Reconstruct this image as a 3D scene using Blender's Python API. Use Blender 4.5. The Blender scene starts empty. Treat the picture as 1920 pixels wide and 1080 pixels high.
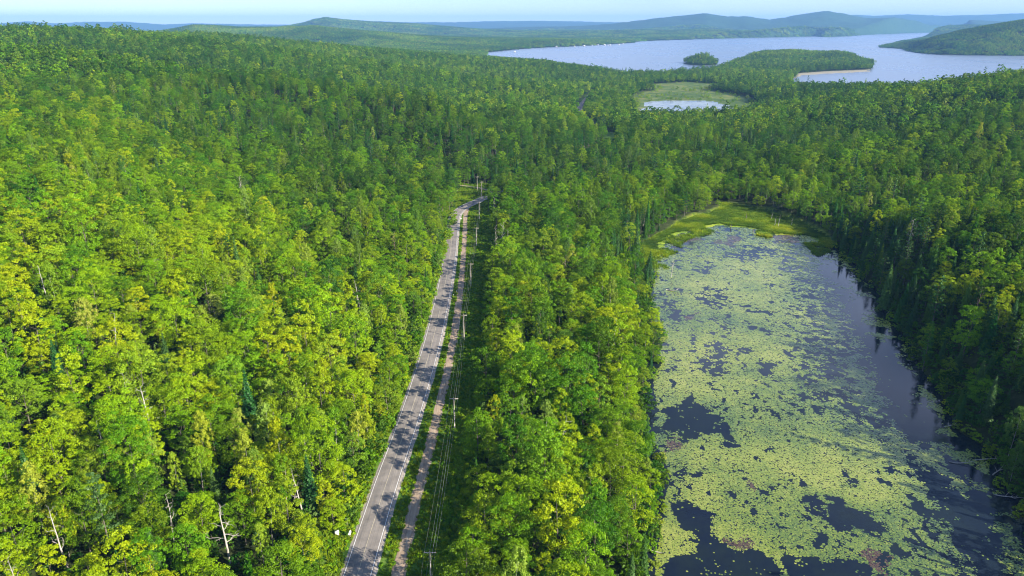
import bpy, math, random
import numpy as np
from mathutils import Vector

# ------------------------------------------------------------------ camera, world, sun, exposure
SC = bpy.context.scene
COL = SC.collection
CAM_H, PITCH, FPX = 120.0, math.radians(19.85), 1371.0
cam_d = bpy.data.cameras.new("camera"); cam = bpy.data.objects.new("camera", cam_d); COL.objects.link(cam)
cam.location = (0, 0, CAM_H); cam.rotation_euler = (math.pi/2 - PITCH, 0, 0)
cam_d.sensor_width = 36; cam_d.lens = 36*FPX/1920; cam_d.clip_start = 1; cam_d.clip_end = 60000
SC.camera = cam
SUN_DIR = Vector((0.86, -0.51, 0.0)).normalized()
SUN_EL = math.radians(26)
world = bpy.data.worlds.new("World"); SC.world = world; world.use_nodes = True
wn = world.node_tree; wn.nodes.clear()
sky = wn.nodes.new("ShaderNodeTexSky"); sky.sky_type = 'NISHITA'; sky.sun_disc = False
sky.sun_elevation = SUN_EL; sky.sun_rotation = math.atan2(SUN_DIR.x, SUN_DIR.y)
sky.altitude = 300; sky.air_density = 1.0; sky.dust_density = 0.0; sky.ozone_density = 5.0
bg = wn.nodes.new("ShaderNodeBackground"); bg.inputs[1].default_value = 0.075
wo = wn.nodes.new("ShaderNodeOutputWorld")
tint = wn.nodes.new("ShaderNodeMix"); tint.data_type = 'RGBA'; tint.blend_type = 'MULTIPLY'; tint.inputs[0].default_value = 1; tint.inputs[7].default_value = (.82, .87, 1.0, 1)
wn.links.new(sky.outputs[0], tint.inputs[6])
tc = wn.nodes.new("ShaderNodeTexCoord"); mpw = wn.nodes.new("ShaderNodeMapping"); mpw.inputs['Scale'].default_value = (1, 1, 3.2); wn.links.new(tc.outputs['Generated'], mpw.inputs[0])
cn = wn.nodes.new("ShaderNodeTexNoise"); cn.inputs['Scale'].default_value = 3.4; cn.inputs['Detail'].default_value = 6; cn.inputs['Roughness'].default_value = .55; cn.inputs['Distortion'].default_value = .4; wn.links.new(mpw.outputs[0], cn.inputs['Vector'])
cr_ = wn.nodes.new("ShaderNodeValToRGB"); cr_.color_ramp.elements[0].position = .38; cr_.color_ramp.elements[0].color = (0,0,0,1); cr_.color_ramp.elements[1].position = .60; cr_.color_ramp.elements[1].color = (.75,.75,.75,1); wn.links.new(cn.outputs[0], cr_.inputs[0])
cm_ = wn.nodes.new("ShaderNodeMix"); cm_.data_type = 'RGBA'; sx_ = wn.nodes.new("ShaderNodeSeparateXYZ"); wn.links.new(tc.outputs['Generated'], sx_.inputs[0]); mr_ = wn.nodes.new("ShaderNodeMapRange"); mr_.interpolation_type = 'SMOOTHSTEP'
for k_, v_ in ((1, .30), (2, .62), (3, .95), (4, .12)): mr_.inputs[k_].default_value = v_
wn.links.new(sx_.outputs[2], mr_.inputs[0]); mu_ = wn.nodes.new("ShaderNodeMath"); mu_.operation = 'MULTIPLY'; wn.links.new(cr_.outputs[0], mu_.inputs[0]); wn.links.new(mr_.outputs[0], mu_.inputs[1]); lo_ = wn.nodes.new("ShaderNodeMapRange"); lo_.interpolation_type = 'SMOOTHSTEP'
for k_, v_ in ((1, .0), (2, .14), (3, .12), (4, 1.0)): lo_.inputs[k_].default_value = v_
wn.links.new(sx_.outputs[2], lo_.inputs[0]); m2_ = wn.nodes.new("ShaderNodeMath"); m2_.operation = 'MULTIPLY'; wn.links.new(mu_.outputs[0], m2_.inputs[0]); wn.links.new(lo_.outputs[0], m2_.inputs[1]); wn.links.new(m2_.outputs[0], cm_.inputs[0]); wn.links.new(tint.outputs[2], cm_.inputs[6]); cm_.inputs[7].default_value = (8.6, 9.8, 13.5, 1)
wn.links.new(cm_.outputs[2], bg.inputs[0]); wn.links.new(bg.outputs[0], wo.inputs[0])
sun_d = bpy.data.lights.new("sun", 'SUN'); sun_d.energy = 5.0; sun_d.angle = math.radians(0.5); sun_d.color = (1.0, 0.92, 0.78)
sun = bpy.data.objects.new("sun", sun_d); COL.objects.link(sun)
_s = Vector((SUN_DIR.x*math.cos(SUN_EL), SUN_DIR.y*math.cos(SUN_EL), math.sin(SUN_EL)))
sun.rotation_euler = _s.to_track_quat('Z', 'Y').to_euler()
SC.view_settings.view_transform = 'Standard'; SC.view_settings.look = 'None'
SC.view_settings.gamma = 1; SC.view_settings.use_curve_mapping = False
SC.view_settings.exposure = 1.36
SC.render.engine = 'CYCLES'
cy = SC.cycles
cy.max_bounces = 5; cy.diffuse_bounces = 2; cy.glossy_bounces = 2; cy.transmission_bounces = 2; cy.volume_bounces = 0
cy.transparent_max_bounces = 4; cy.use_denoising = True
cy.caustics_reflective = False; cy.caustics_refractive = False
HAZE_DENSITY = 4.6e-5
cy.filter_width = 1.1

RNG = np.random.default_rng(11)
PYR = random.Random(5)

# ------------------------------------------------------------------ geometry of the view, used to read places off the land
CP, SP = math.cos(PITCH), math.sin(PITCH)
def ray(px, py):
    u, v = (px-960)/FPX, (py-540)/FPX
    return np.array([u, CP - v*SP, -SP - v*CP])
def on_level(px, py, z=0.0):
    d = ray(px, py); t = (z-CAM_H)/d[2]
    return (d[0]*t, d[1]*t)
def at_depth(px, py, depth):
    d = ray(px, py); return (d[0]*depth, d[1]*depth, CAM_H + d[2]*depth)
def project(x, y, z):
    x = np.asarray(x, float); y = np.asarray(y, float); dz = np.asarray(z, float) - CAM_H
    dep = y*CP - dz*SP
    return 960 + FPX*x/dep, 540 - FPX*(y*SP + dz*CP)/dep, dep

# ------------------------------------------------------------------ noise
_LAT = np.random.default_rng(3).random((256, 256))
def vnoise(x, y, s, seed=0):
    x = np.asarray(x, float)/s + seed*17.3; y = np.asarray(y, float)/s + seed*7.7
    xi = np.floor(x).astype(int); yi = np.floor(y).astype(int); fx = x-xi; fy = y-yi
    fx = fx*fx*(3-2*fx); fy = fy*fy*(3-2*fy)
    a = _LAT[xi & 255, yi & 255]; b = _LAT[(xi+1) & 255, yi & 255]; c = _LAT[xi & 255, (yi+1) & 255]; d = _LAT[(xi+1) & 255, (yi+1) & 255]
    return (a*(1-fx)+b*fx)*(1-fy) + (c*(1-fx)+d*fx)*fy
def fbm(x, y, s, seed=0, oct=4):
    r = 0; a = 1; t = 0
    for k in range(oct):
        r = r + a*vnoise(x, y, s/2**k, seed+k*3); t += a; a *= 0.5
    return r/t

# ------------------------------------------------------------------ polygons
def poly_sd(x, y, P):
    """signed distance, negative inside"""
    x = np.asarray(x, float); y = np.asarray(y, float); P = np.asarray(P, float)
    best = np.full(x.shape, 1e18); inside = np.zeros(x.shape, bool)
    for i in range(len(P)):
        x0, y0 = P[i-1]; x1, y1 = P[i]; ex, ey = x1-x0, y1-y0
        t = np.clip(((x-x0)*ex + (y-y0)*ey)/(ex*ex+ey*ey+1e-12), 0, 1)
        best = np.minimum(best, (x-x0-t*ex)**2 + (y-y0-t*ey)**2)
        c = (y0 > y) != (y1 > y)
        with np.errstate(divide='ignore', invalid='ignore'):
            inside ^= c & (x < (x1-x0)*(y-y0)/(y1-y0+1e-30) + x0)
    return np.where(inside, -1, 1)*np.sqrt(best)
def line_d(x, y, P):
    x = np.asarray(x, float); y = np.asarray(y, float)
    best = np.full(x.shape, 1e18)
    for i in range(1, len(P)):
        x0, y0 = P[i-1][:2]; x1, y1 = P[i][:2]; ex, ey = x1-x0, y1-y0
        t = np.clip(((x-x0)*ex + (y-y0)*ey)/(ex*ex+ey*ey+1e-12), 0, 1)
        best = np.minimum(best, (x-x0-t*ex)**2 + (y-y0-t*ey)**2)
    return np.sqrt(best)
def smooth_line(P, n=6):
    P = [np.array(p, float) for p in P]; out = []
    Q = [2*P[0]-P[1]] + P + [2*P[-1]-P[-2]]
    for i in range(1, len(Q)-2):
        for k in range(n):
            t = k/n; a, b, c, d = Q[i-1:i+3]
            out.append(0.5*(2*b + (c-a)*t + (2*a-5*b+4*c-d)*t*t + (3*b-a-3*c+d)*t**3))
    out.append(P[-1]); return [tuple(p) for p in out]
def L(pts, z): return [on_level(a, b, z) for a, b in pts]

POND_Z, LAKE_Z, FEN_Z = -3.0, -24.0, -21.0
POND = L([(1215,1200),(1232,1080),(1230,1000),(1248,900),(1212,830),(1232,750),(1240,640),(1228,560),(1226,470),(1238,450),
          (1288,430),(1342,418),(1400,426),(1445,436),(1505,440),(1560,458),(1600,500),(1640,560),(1680,630),(1730,710),
          (1790,790),(1850,880),(1905,960),(1960,1060),(2010,1200)], POND_Z)
MARSH = L([(1205,500),(1218,455),(1262,425),(1300,405),(1345,392),(1352,378),(1380,382),(1440,395),(1510,418),(1555,440),(1560,470),(1480,490),(1300,500)], POND_Z)
LAKE = L([(912,98),(975,92),(1020,89),(1100,85.5),(1185,80.5),(1200,77.3),(1280,74.5),(1400,71),(1530,68),(1545,69.5),(1590,68),(1620,65.5),(1700,62),
          (1790,60),(1800,64),(1740,70),(1690,80),(1652,89),(1700,92),(1712,98),(1765,103),(1920,104.5),(2300,106),(2300,170),(1900,182),(1700,178),(1560,172),(1486,168),
          (1488,148),(1500,141),(1560,137.5),(1628,134.5),(1634,128),(1638,119.5),(1600,113),(1500,107),(1430,108),(1385,116),(1366,122),(1352,129),(1335,134),(1280,138),(1240,142),(1170,143),
          (1110,132),(1035,123),(960,116),(900,108)], LAKE_Z)
ISLAND = L([(1281,118),(1290,121),(1320,123),(1345,122),(1349,119),(1335,116),(1300,114.5)], LAKE_Z)
FEN = L([(1183,206),(1188,186),(1212,168),(1222,157),(1300,154),(1352,158),(1322,168),(1375,176),(1418,190),(1425,208),(1390,224),(1190,226)], FEN_Z)
FENPOND = L([(1205,204),(1212,192),(1240,188.5),(1290,189),(1340,192.5),(1368,198),(1378,205),(1372,216),(1340,222),(1230,224),(1208,214)], FEN_Z)

def ragged(P, step, amp, seed, sc):
    out = []
    for i in range(len(P)):
        (x0, y0), (x1, y1) = P[i-1], P[i]; n_ = max(1, int(math.hypot(x1-x0, y1-y0)/step))
        for k in range(n_):
            a, b = x0+(x1-x0)*k/n_, y0+(y1-y0)*k/n_; d1 = (float(vnoise(a, b, sc, seed))-.5)*2*amp; d2 = (float(vnoise(a, b, sc, seed+9))-.5)*2*amp; out.append((a+d1, b+d2))
    return out
POND = ragged(POND, 6, 3.6, 3, 13); MARSH = ragged(MARSH, 8, 4, 7, 16); FEN = ragged(FEN, 25, 26, 2, 70); FENPOND = ragged(FENPOND, 18, 14, 4, 50)
# ------------------------------------------------------------------ terrain
CT = [(-200,48,1900),(0,50,1700),(200,51,1700),(330,55,1800),(450,60,2000),(525,70,2150),(600,77,2300),(750,88,2500),(880,99,2700),
      (-200,100,950),(100,100,1000),(-200,200,500),(100,200,530),(-200,400,280),(100,400,300),(100,700,208),(-200,700,190),(100,1000,157),(-200,1000,145),(400,1000,160),
      (400,100,1350),(400,200,670),(400,300,460),(400,400,345),(400,700,215),(600,300,520),(600,450,368),(600,600,268),(700,100,1900),(700,200,820),(700,400,400),
      (900,200,900),(900,300,620),(900,130,1700),(1100,150,1620),(1050,300,620),(1000,112,2300),
      (1900,400,335),(2150,400,330),(1900,600,240),(2150,600,220),(1900,300,520),(1900,200,730),(2150,200,700),(1900,131,1080),(2150,110,1080),(1700,157,1250),(1500,163,1450),
      (1500,250,760),(1700,250,690),(1500,330,530),(1700,400,372),(1300,300,610),(1300,220,1000)]
_pts = []
for a, b, d in CT:
    x, y, z = at_depth(a, b, d); _pts.append((x, y, z-(24.5 if d > 1400 and a < 1000 else 16.5)))
for y in (60, 100, 140, 200, 260, 330, 400, 460, 520):
    for x in (-45, -30, -8): _pts.append((x, y, 0.0))
for x, y in POND[::12]: _pts.append((x, y, POND_Z))
_pts += [(20,150,0.5),(35,250,0.5),(55,350,0),(75,450,-1),(140,110,4),(180,110,10),(260,90,14),(-120,80,1),(-220,80,6),(15,90,0),(91,804,-6),(98,1210,-14),(127,1560,-18)]
for x, y in LAKE: _pts.append((x, y, LAKE_Z+1))
for u in (-1, -.6, -.3, -.05, .2, .45, .75, 1.0):
    _pts.append((u*12000, 12000, -10)); _pts.append((u*22000, 22000, -10))
for u, y in ((-.9,3600),(-.65,3600),(-.4,3600),(-.2,3600),(-.9,6500),(-.5,6500),(-.2,6500),(.9,4500),(.9,3000)): _pts.append((u*y, y, 0))
_pts = np.array(_pts)
def _uv(x, y):
    yy = np.maximum(np.asarray(y, float), 60.0)
    return np.asarray(x, float)/yy, 0.62*np.log(yy/100.0)
_cu, _cv = _uv(_pts[:,0], _pts[:,1])
def _phi(r2): return np.sqrt(r2 + 0.0009)
_A = _phi((_cu[:,None]-_cu[None])**2 + (_cv[:,None]-_cv[None])**2) + 0*np.eye(len(_cu))
_n = len(_cu)
_M = np.zeros((_n+1, _n+1)); _M[:_n,:_n] = _A - 0.004*np.eye(_n); _M[:_n,_n] = 1; _M[_n,:_n] = 1
_w = np.linalg.solve(_M, np.append(_pts[:,2], 0))

ROAD = [(-37,60),(-36.4,100),(-35.7,140),(-34.9,172),(-33.4,205),(-32.0,260),(-32.4,320),(-34.0,380),(-36.6,435),(-37.8,462),(-37.0,482),(-32.5,502),(-25.5,518),(-17.0,536),(0,563),(18,605),(55,690),(91,770),(112,830),(114,900),(108,1000),(104,1130),(118,1300),(150,1500),(190,1700)]
ROADS = smooth_line(ROAD, 8)
RPROF = [(60,0),(480,0),(560,-1.0),(800,-6.5),(1000,-10),(1300,-16),(1700,-20)]
def rprof(y): return np.interp(y, [a for a,_ in RPROF], [b for _,b in RPROF])
TRACK = [(-28.4,60),(-27.4,100),(-26.3,140),(-25.6,168),(-24.5,203),(-23.6,265),(-24.6,325),(-26.7,384),(-29.2,440),(-30.8,470),(-31.0,495)]
TRACKS = smooth_line(TRACK, 6)
SIDE = smooth_line([(-15,545),(-18,556),(-25,566),(-34,574),(-44,580)], 5)

# distant ridges: (distance, front width, back width, skyline read off the picture)
ISC = np.mean(ISLAND, axis=0); PENC = L([(1400,114),(1480,110),(1580,114)], LAKE_Z)
RIDGES = [
 (4400, 520, 900, [(1600,104),(1640,92),(1665,84),(1700,78),(1750,70),(1800,57),(1850,47),(1920,36),(2000,30),(2300,28)]),
 (5600, 900, 1500, [(-300,70),(200,66),(280,60),(330,52),(362,46),(400,47),(450,50),(520,50),(590,48),(640,54),(720,60),(800,67),(870,70),(950,72),(1050,73),(1120,76),(1185,79),(1210,90),(1300,120)]),
 (10200, 1400, 1800, [(480,60),(570,44),(590,38),(612,34.5),(640,38),(700,42.5),(780,46),(850,52),(900,56),(1000,60),(1100,66),(1200,80),(1300,100)]),
 (9300, 1500, 1500, [(900,70),(1000,60),(1100,60),(1200,58),(1260,59),(1320,56),(1400,60),(1450,56),(1500,50),(1560,52),(1640,45),(1680,44),(1740,52),(1820,48),(1920,52),(2300,50)]),
 (12800, 1600, 2500, [(800,60),(950,52),(1050,50),(1120,47),(1180,41),(1230,34),(1280,29),(1320,24),(1335,27),(1360,31),(1400,31),(1440,37),(1470,33),(1505,26),(1545,20.5),(1580,25),(1620,34),(1680,33),(1740,38),(1830,38),(1920,42),(2300,45)]),
 (19500, 2200, 4000, [(-300,42),(0,44),(50,40),(100,44),(165,41),(230,41),(310,46),(360,44),(480,46),(650,46),(705,40),(760,42),(850,42),(910,40),(1000,39.5),(1080,40),(1150,42),(1300,38),(1480,36),(1600,28),(1640,30),(1700,27),(1760,30),(1850,28),(1920,25),(2300,26)]),
]
def ridge_h(x, y):
    yy = np.maximum(y, 60.0); px = 960 + FPX*(x/yy)/CP*1.0
    out = np.full(np.shape(x), -1e3)
    for D, wf, wb, prof in RIDGES:
        pxs = 960 + FPX*x/(yy*CP + CAM_H*SP*0)      # skyline is almost level with the lens: depth is y*cos(pitch)
        rows = np.interp(pxs, [p[0] for p in prof], [p[1] for p in prof])
        v = (rows-540)/FPX; slope = (-SP - v*CP)/(CP - v*SP)
        top = CAM_H + slope*D - (14 if D < 9000 else 0)
        off = (fbm(x, y, D*0.09, int(D) % 97)-.5)*wf*0.5
        dy = y - D + off
        fall = np.exp(-(np.where(dy < 0, dy/wf, dy/wb))**2)
        base = -26.0
        h = base + (top-base)*fall
        h = np.where(top > base, h, -1e3)
        h = h + np.where(fall > 0.05, (fbm(x, y, D*0.05, int(D) % 89)-.5)*(top-base)*0.45*np.sqrt(np.clip(fall*(1-fall)*4, 0, 1)), 0)
        out = np.maximum(out, h)
    return out
FOLDS = [([at_depth(a, b, d)[:2] for a, b, d in ((-300,130,900),(120,140,880),(330,152,860),(560,168,830),(730,192,800),(880,240,720),(960,280,640))], 90, 22, 105, 30),
         ([at_depth(a, b, d)[:2] for a, b, d in ((-400,75,1380),(150,85,1400),(420,88,1450),(700,105,1500),(900,130,1450),(1050,160,1350))], 130, 15, 150, 24),
         ([at_depth(a, b, d)[:2] for a, b, d in ((1640,380,440),(1780,385,395),(1920,420,350),(2300,470,300))], 26, 5, 38, 15),
         ([at_depth(a, b, d)[:2] for a, b, d in ((1400,300,620),(1600,260,640),(1850,230,660),(2300,220,660))], 60, 6, 80, 11)]
def height(x, y):
    x = np.asarray(x, float); y = np.asarray(y, float); sh = x.shape
    x = x.ravel(); y = y.ravel(); H = np.empty(x.shape)
    for i in range(0, len(x), 20000):
        xs = x[i:i+20000]; ys = y[i:i+20000]; u, v = _uv(xs, ys)
        h = _phi((u[:,None]-_cu)**2 + (v[:,None]-_cv)**2) @ _w[:-1] + _w[-1]
        r = np.hypot(xs, ys)
        amp = np.clip((r-220)/500, 0, 1)
        h = h + amp*((fbm(xs, ys, 330, 5)-.5)*30*np.clip(r/1300, .25, 1)*(1-.6*np.clip((r-1500)/800, 0, 1)) + (vnoise(xs, ys, 80, 9)-.5)*6)
        for FL, wu, up, wd, dn in FOLDS:
            yl = np.interp(xs, [q[0] for q in FL], [q[1] for q in FL]); sl_ = ys-yl
            tp = np.clip((xs-FL[0][0])/60, 0, 1)*np.clip((FL[-1][0]-xs)/60, 0, 1)
            h = h + tp*(up*np.exp(-(sl_/wu)**2) - dn*np.exp(-((sl_-2.0*wd)/wd)**2))
        h = np.maximum(h, np.where(ys > 2600, ridge_h(xs, ys), -1e3))
        # flatten near the road
        dr = np.minimum(line_d(xs, ys, ROADS), np.where(ys < 520, line_d(xs, ys, TRACKS), 1e9)); k = np.clip((dr-9)/14, 0, 1); k = k*k*(3-2*k)
        h = h*k + rprof(ys)*(1-k)
        near = (ys < 900)
        sd = np.full(xs.shape, 1e3); sd[near] = poly_sd(xs[near], ys[near], POND)
        k = np.clip(sd/22, 0, 1); k = k*k*(3-2*k)
        h = np.where(sd < 22, (POND_Z-0.2+k*0.5)*(1-k) + np.maximum(h, POND_Z+.3)*k, np.maximum(h, np.where(near, POND_Z+.3, -1e3)))
        h = np.where(sd < 0, POND_Z - np.minimum(0.2 - sd*.1, 1.5), h)
        sm = np.full(xs.shape, 1e3); sm[near] = poly_sd(xs[near], ys[near], MARSH)
        mz = POND_Z + 0.1 + (vnoise(xs, ys, 9, 4)-.55)*.45
        h = np.where((sm < 0) & (sd > -5), np.maximum(np.where(sd > 0, mz, mz-0.25*np.clip(-sd/14, 0, 1)), np.where(sd > 0, -50, h)), h)
        far = ys > 900
        sf = np.full(xs.shape, 1e4); sf[far] = poly_sd(xs[far], ys[far], FEN)
        k = np.clip(sf/60, 0, 1); h = np.where(sf < 60, (FEN_Z+.25)*(1-k)+h*k, h)
        sp = np.full(xs.shape, 1e4); sp[far] = poly_sd(xs[far], ys[far], FENPOND); h = np.where(sp < 0, FEN_Z-.5, h)
        sl = np.full(xs.shape, 1e4); sl[far] = poly_sd(xs[far], ys[far], LAKE)
        si = np.full(xs.shape, 1e4); si[far] = poly_sd(xs[far], ys[far], ISLAND)
        sl = np.where(sl < 0, np.maximum(sl, -si), sl) + (vnoise(xs, ys, 45, 2)-.5)*14
        k = np.clip(sl/120, 0, 1); k = k*k*(3-2*k)
        bump = 22*np.exp(-((xs-ISC[0])**2+(ys-ISC[1])**2)/70**2) + 22*np.exp(-(line_d(xs, ys, PENC)/170)**2)
        hh = np.maximum(h, LAKE_Z+1.2)
        h = np.where(sl < 0, LAKE_Z-2, np.where(sl < 120, (LAKE_Z+1.2)*(1-k)+hh*k, np.where(far, hh, h)))
        kb = np.clip(sl/45, 0, 1); h = np.where(far & (ys < 4000), h + bump*kb*kb*(3-2*kb), h)
        H[i:i+20000] = h
    return H.reshape(sh)
def H1(x, y): return float(height(np.array([x]), np.array([y]))[0])
def on_land(px, py, up=0.0):
    """first place where the sight line meets the land (raised by up)"""
    d = ray(px, py); t = np.geomspace(90, 9000, 1500)
    xs, ys, zs = d[0]*t, d[1]*t, CAM_H + d[2]*t
    hit = np.nonzero(zs < height(xs, ys) + up)[0]
    i = hit[0] if len(hit) else len(t)-1
    return float(xs[i]), float(ys[i]), float(height(xs[i:i+1], ys[i:i+1])[0])

# ------------------------------------------------------------------ node helpers and materials
def mat(name):
    m = bpy.data.materials.new(name); m.use_nodes = True; nt = m.node_tree; nt.nodes.clear()
    out = nt.nodes.new("ShaderNodeOutputMaterial"); return m, nt, out
def N(nt, t, **kw):
    n = nt.nodes.new(t)
    for k, v in kw.items():
        if k.startswith('i_'):
            n.inputs[int(k[2:]) if k[2:].isdigit() else k[2:]].default_value = v
        else: setattr(n, k, v)
    return n
def ramp(nt, fac, stops, interp='LINEAR'):
    r = nt.nodes.new("ShaderNodeValToRGB"); cr = r.color_ramp; cr.interpolation = interp
    while len(cr.elements) < len(stops): cr.elements.new(.5)
    for e, (p, c) in zip(cr.elements, stops): e.position = p; e.color = (*c, 1)
    nt.links.new(fac, r.inputs[0]); return r.outputs[0]
def math_n(nt, op, a, b=None, c=None, clamp=False):
    n = nt.nodes.new("ShaderNodeMath"); n.operation = op; n.use_clamp = clamp
    for i, v in enumerate((a, b, c)):
        if v is None: continue
        if isinstance(v, (int, float)): n.inputs[i].default_value = v
        else: nt.links.new(v, n.inputs[i])
    return n.outputs[0]
def mix_c(nt, f, a, b, mode='MIX'):
    n = nt.nodes.new("ShaderNodeMix"); n.data_type = 'RGBA'; n.blend_type = mode
    for i, v in ((0, f), (6, a), (7, b)):
        if isinstance(v, (int, float)): n.inputs[i].default_value = v
        elif isinstance(v, tuple): n.inputs[i].default_value = (*v, 1)
        else: nt.links.new(v, n.inputs[i])
    return n.outputs[2]
def noise_n(nt, scale, detail=4, rough=.55, obj=False, vec=None):
    n = nt.nodes.new("ShaderNodeTexNoise"); n.inputs['Scale'].default_value = scale; n.inputs['Detail'].default_value = detail; n.inputs['Roughness'].default_value = rough
    if vec is None:
        g = nt.nodes.new("ShaderNodeTexCoord" if obj else "ShaderNodeNewGeometry"); vec = g.outputs['Object'] if obj else g.outputs['Position']
    nt.links.new(vec, n.inputs['Vector']); return n.outputs[0]

def leaf_material(name, stops, trans=0.30, gloss=0.03, rough=.5):
    m, nt, out = mat(name)
    a = N(nt, "ShaderNodeAttribute", attribute_type='INSTANCER', attribute_name='tone')
    b = N(nt, "ShaderNodeAttribute", attribute_type='GEOMETRY', attribute_name='leafvar')
    t = math_n(nt, 'ADD', a.outputs['Fac'], math_n(nt, 'MULTIPLY', b.outputs['Fac'], 1.0), clamp=True)
    c = ramp(nt, t, stops)
    oi = N(nt, "ShaderNodeObjectInfo"); hs = N(nt, "ShaderNodeHueSaturation"); nt.links.new(c, hs.inputs['Color'])
    nt.links.new(math_n(nt, 'MULTIPLY_ADD', oi.outputs['Random'], .045, .480), hs.inputs['Hue'])
    r2 = math_n(nt, 'FRACT', math_n(nt, 'MULTIPLY', oi.outputs['Random'], 37.7)); nt.links.new(math_n(nt, 'MULTIPLY_ADD', r2, .26, 1.0), hs.inputs['Saturation']); c = hs.outputs[0]
    d = N(nt, "ShaderNodeBsdfDiffuse"); tr = N(nt, "ShaderNodeBsdfTranslucent"); gl = N(nt, "ShaderNodeBsdfGlossy"); gl.inputs['Roughness'].default_value = rough
    nt.links.new(c, d.inputs[0]); c2 = mix_c(nt, 1.0, c, (1.3, 1.25, .45), 'MULTIPLY'); nt.links.new(c2, tr.inputs[0])
    mx = N(nt, "ShaderNodeMixShader"); mx.inputs[0].default_value = trans
    nt.links.new(d.outputs[0], mx.inputs[1]); nt.links.new(tr.outputs[0], mx.inputs[2])
    my = N(nt, "ShaderNodeMixShader"); my.inputs[0].default_value = gloss; gl.inputs[0].default_value = (.5, .6, .4, 1)
    nt.links.new(mx.outputs[0], my.inputs[1]); nt.links.new(gl.outputs[0], my.inputs[2]); nt.links.new(my.outputs[0], out.inputs[0])
    return m
M_LEAF = leaf_material("broad_leaves", [(0, (.030,.080,.010)), (.3, (.078,.168,.011)), (.55, (.140,.255,.011)), (.8, (.235,.365,.013)), (1, (.33,.425,.015))])
M_BIRCH = leaf_material("birch_leaves", [(0, (.06,.12,.025)), (.4, (.13,.22,.032)), (.75, (.22,.31,.04)), (1, (.32,.38,.06))])
M_NEEDLE = leaf_material("needles", [(0, (.016,.055,.018)), (.4, (.036,.098,.024)), (.75, (.075,.155,.028)), (1, (.15,.22,.04))], trans=.12, gloss=.05)
M_SEDGE = leaf_material("sedge_blades", [(0, (.05,.10,.02)), (.4, (.12,.20,.02)), (.75, (.24,.32,.025)), (1, (.34,.36,.05))], trans=.25)
def simple(name, col, rough=.8, nscale=None, col2=None, spec=.3, bump=0):
    m, nt, out = mat(name); p = N(nt, "ShaderNodeBsdfPrincipled"); p.inputs['Roughness'].default_value = rough; p.inputs['Specular IOR Level'].default_value = spec
    if nscale:
        f = noise_n(nt, nscale, 5, .6, obj=True); nt.links.new(ramp(nt, f, [(.32, col), (.68, col2)]), p.inputs['Base Color'])
        if bump:
            b = N(nt, "ShaderNodeBump"); b.inputs['Strength'].default_value = bump; nt.links.new(f, b.inputs['Height']); nt.links.new(b.outputs[0], p.inputs['Normal'])
    else: p.inputs['Base Color'].default_value = (*col, 1)
    nt.links.new(p.outputs[0], out.inputs[0]); return m
M_BARK = simple("grey_bark", (.08,.07,.05), .9, 2.5, (.16,.14,.11), bump=.4)
M_BIRCHBARK = simple("birch_bark", (.20,.18,.15), .8, 3.0, (.42,.39,.33))
M_DEAD = simple("bleached_wood", (.28,.25,.21), .85, 2.2, (.52,.48,.41))
M_BROWNDEAD = simple("dead_brown_twigs", (.20,.13,.09), .9, 1.5, (.36,.25,.19))
M_POLE = simple("weathered_pole_wood", (.34,.29,.23), .85, 2.0, (.55,.49,.40))
M_WIRE = simple("aluminium_wire", (.27,.27,.26), .45, spec=.5)
M_WHITE = simple("white_painted_metal", (.80,.80,.77), .45, 3.0, (.70,.70,.66))
M_INS = simple("brown_glazed_insulator", (.20,.16,.13), .25)
M_ROOF = simple("grey_metal_roof", (.42,.43,.44), .5, .3, (.55,.55,.55))
M_HWALL = simple("white_clapboard", (.50,.49,.46), .7, .5, (.60,.58,.55))
M_GLASS = simple("dark_window_glass", (.03,.04,.05), .08)
M_SIGNGREEN = simple("pale_green_sign_face", (.55,.68,.58), .5)

# ------------------------------------------------------------------ mesh helpers
def np_mesh(name, V, F, mats=(), mi=None, fattr=None, smooth=False, vattr=None):
    """F: (n,k) array of one polygon size"""
    me = bpy.data.meshes.new(name); V = np.asarray(V, np.float32); F = np.asarray(F, np.int32); k = F.shape[1]
    me.vertices.add(len(V)); me.vertices.foreach_set('co', V.ravel())
    me.loops.add(F.size); me.loops.foreach_set('vertex_index', F.ravel())
    me.polygons.add(len(F)); me.polygons.foreach_set('loop_start', np.arange(0, F.size, k, dtype=np.int32))
    if smooth: me.polygons.foreach_set('use_smooth', np.ones(len(F), bool))
    for m in mats: me.materials.append(m)
    if mi is not None: me.polygons.foreach_set('material_index', np.asarray(mi, np.int32))
    me.update(calc_edges=True)
    for n, a in (fattr or {}).items():
        at = me.attributes.new(n, 'FLOAT', 'FACE'); at.data.foreach_set('value', np.asarray(a, np.float32))
    for n, a in (vattr or {}).items():
        at = me.attributes.new(n, 'FLOAT', 'POINT'); at.data.foreach_set('value', np.asarray(a, np.float32))
    return me
def link(name, me, parent=None, coll=None, loc=None, rotz=None):
    o = bpy.data.objects.new(name, me); (coll or COL).objects.link(o)
    if parent is not None: o.parent = parent
    if loc is not None: o.location = loc
    if rotz is not None: o.rotation_euler = (0, 0, rotz)
    return o
def tag(o, label=None, cat=None, group=None, kind=None):
    if label: o['label'] = label
    if cat: o['category'] = cat
    if group: o['group'] = group
    if kind: o['kind'] = kind
    return o
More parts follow.
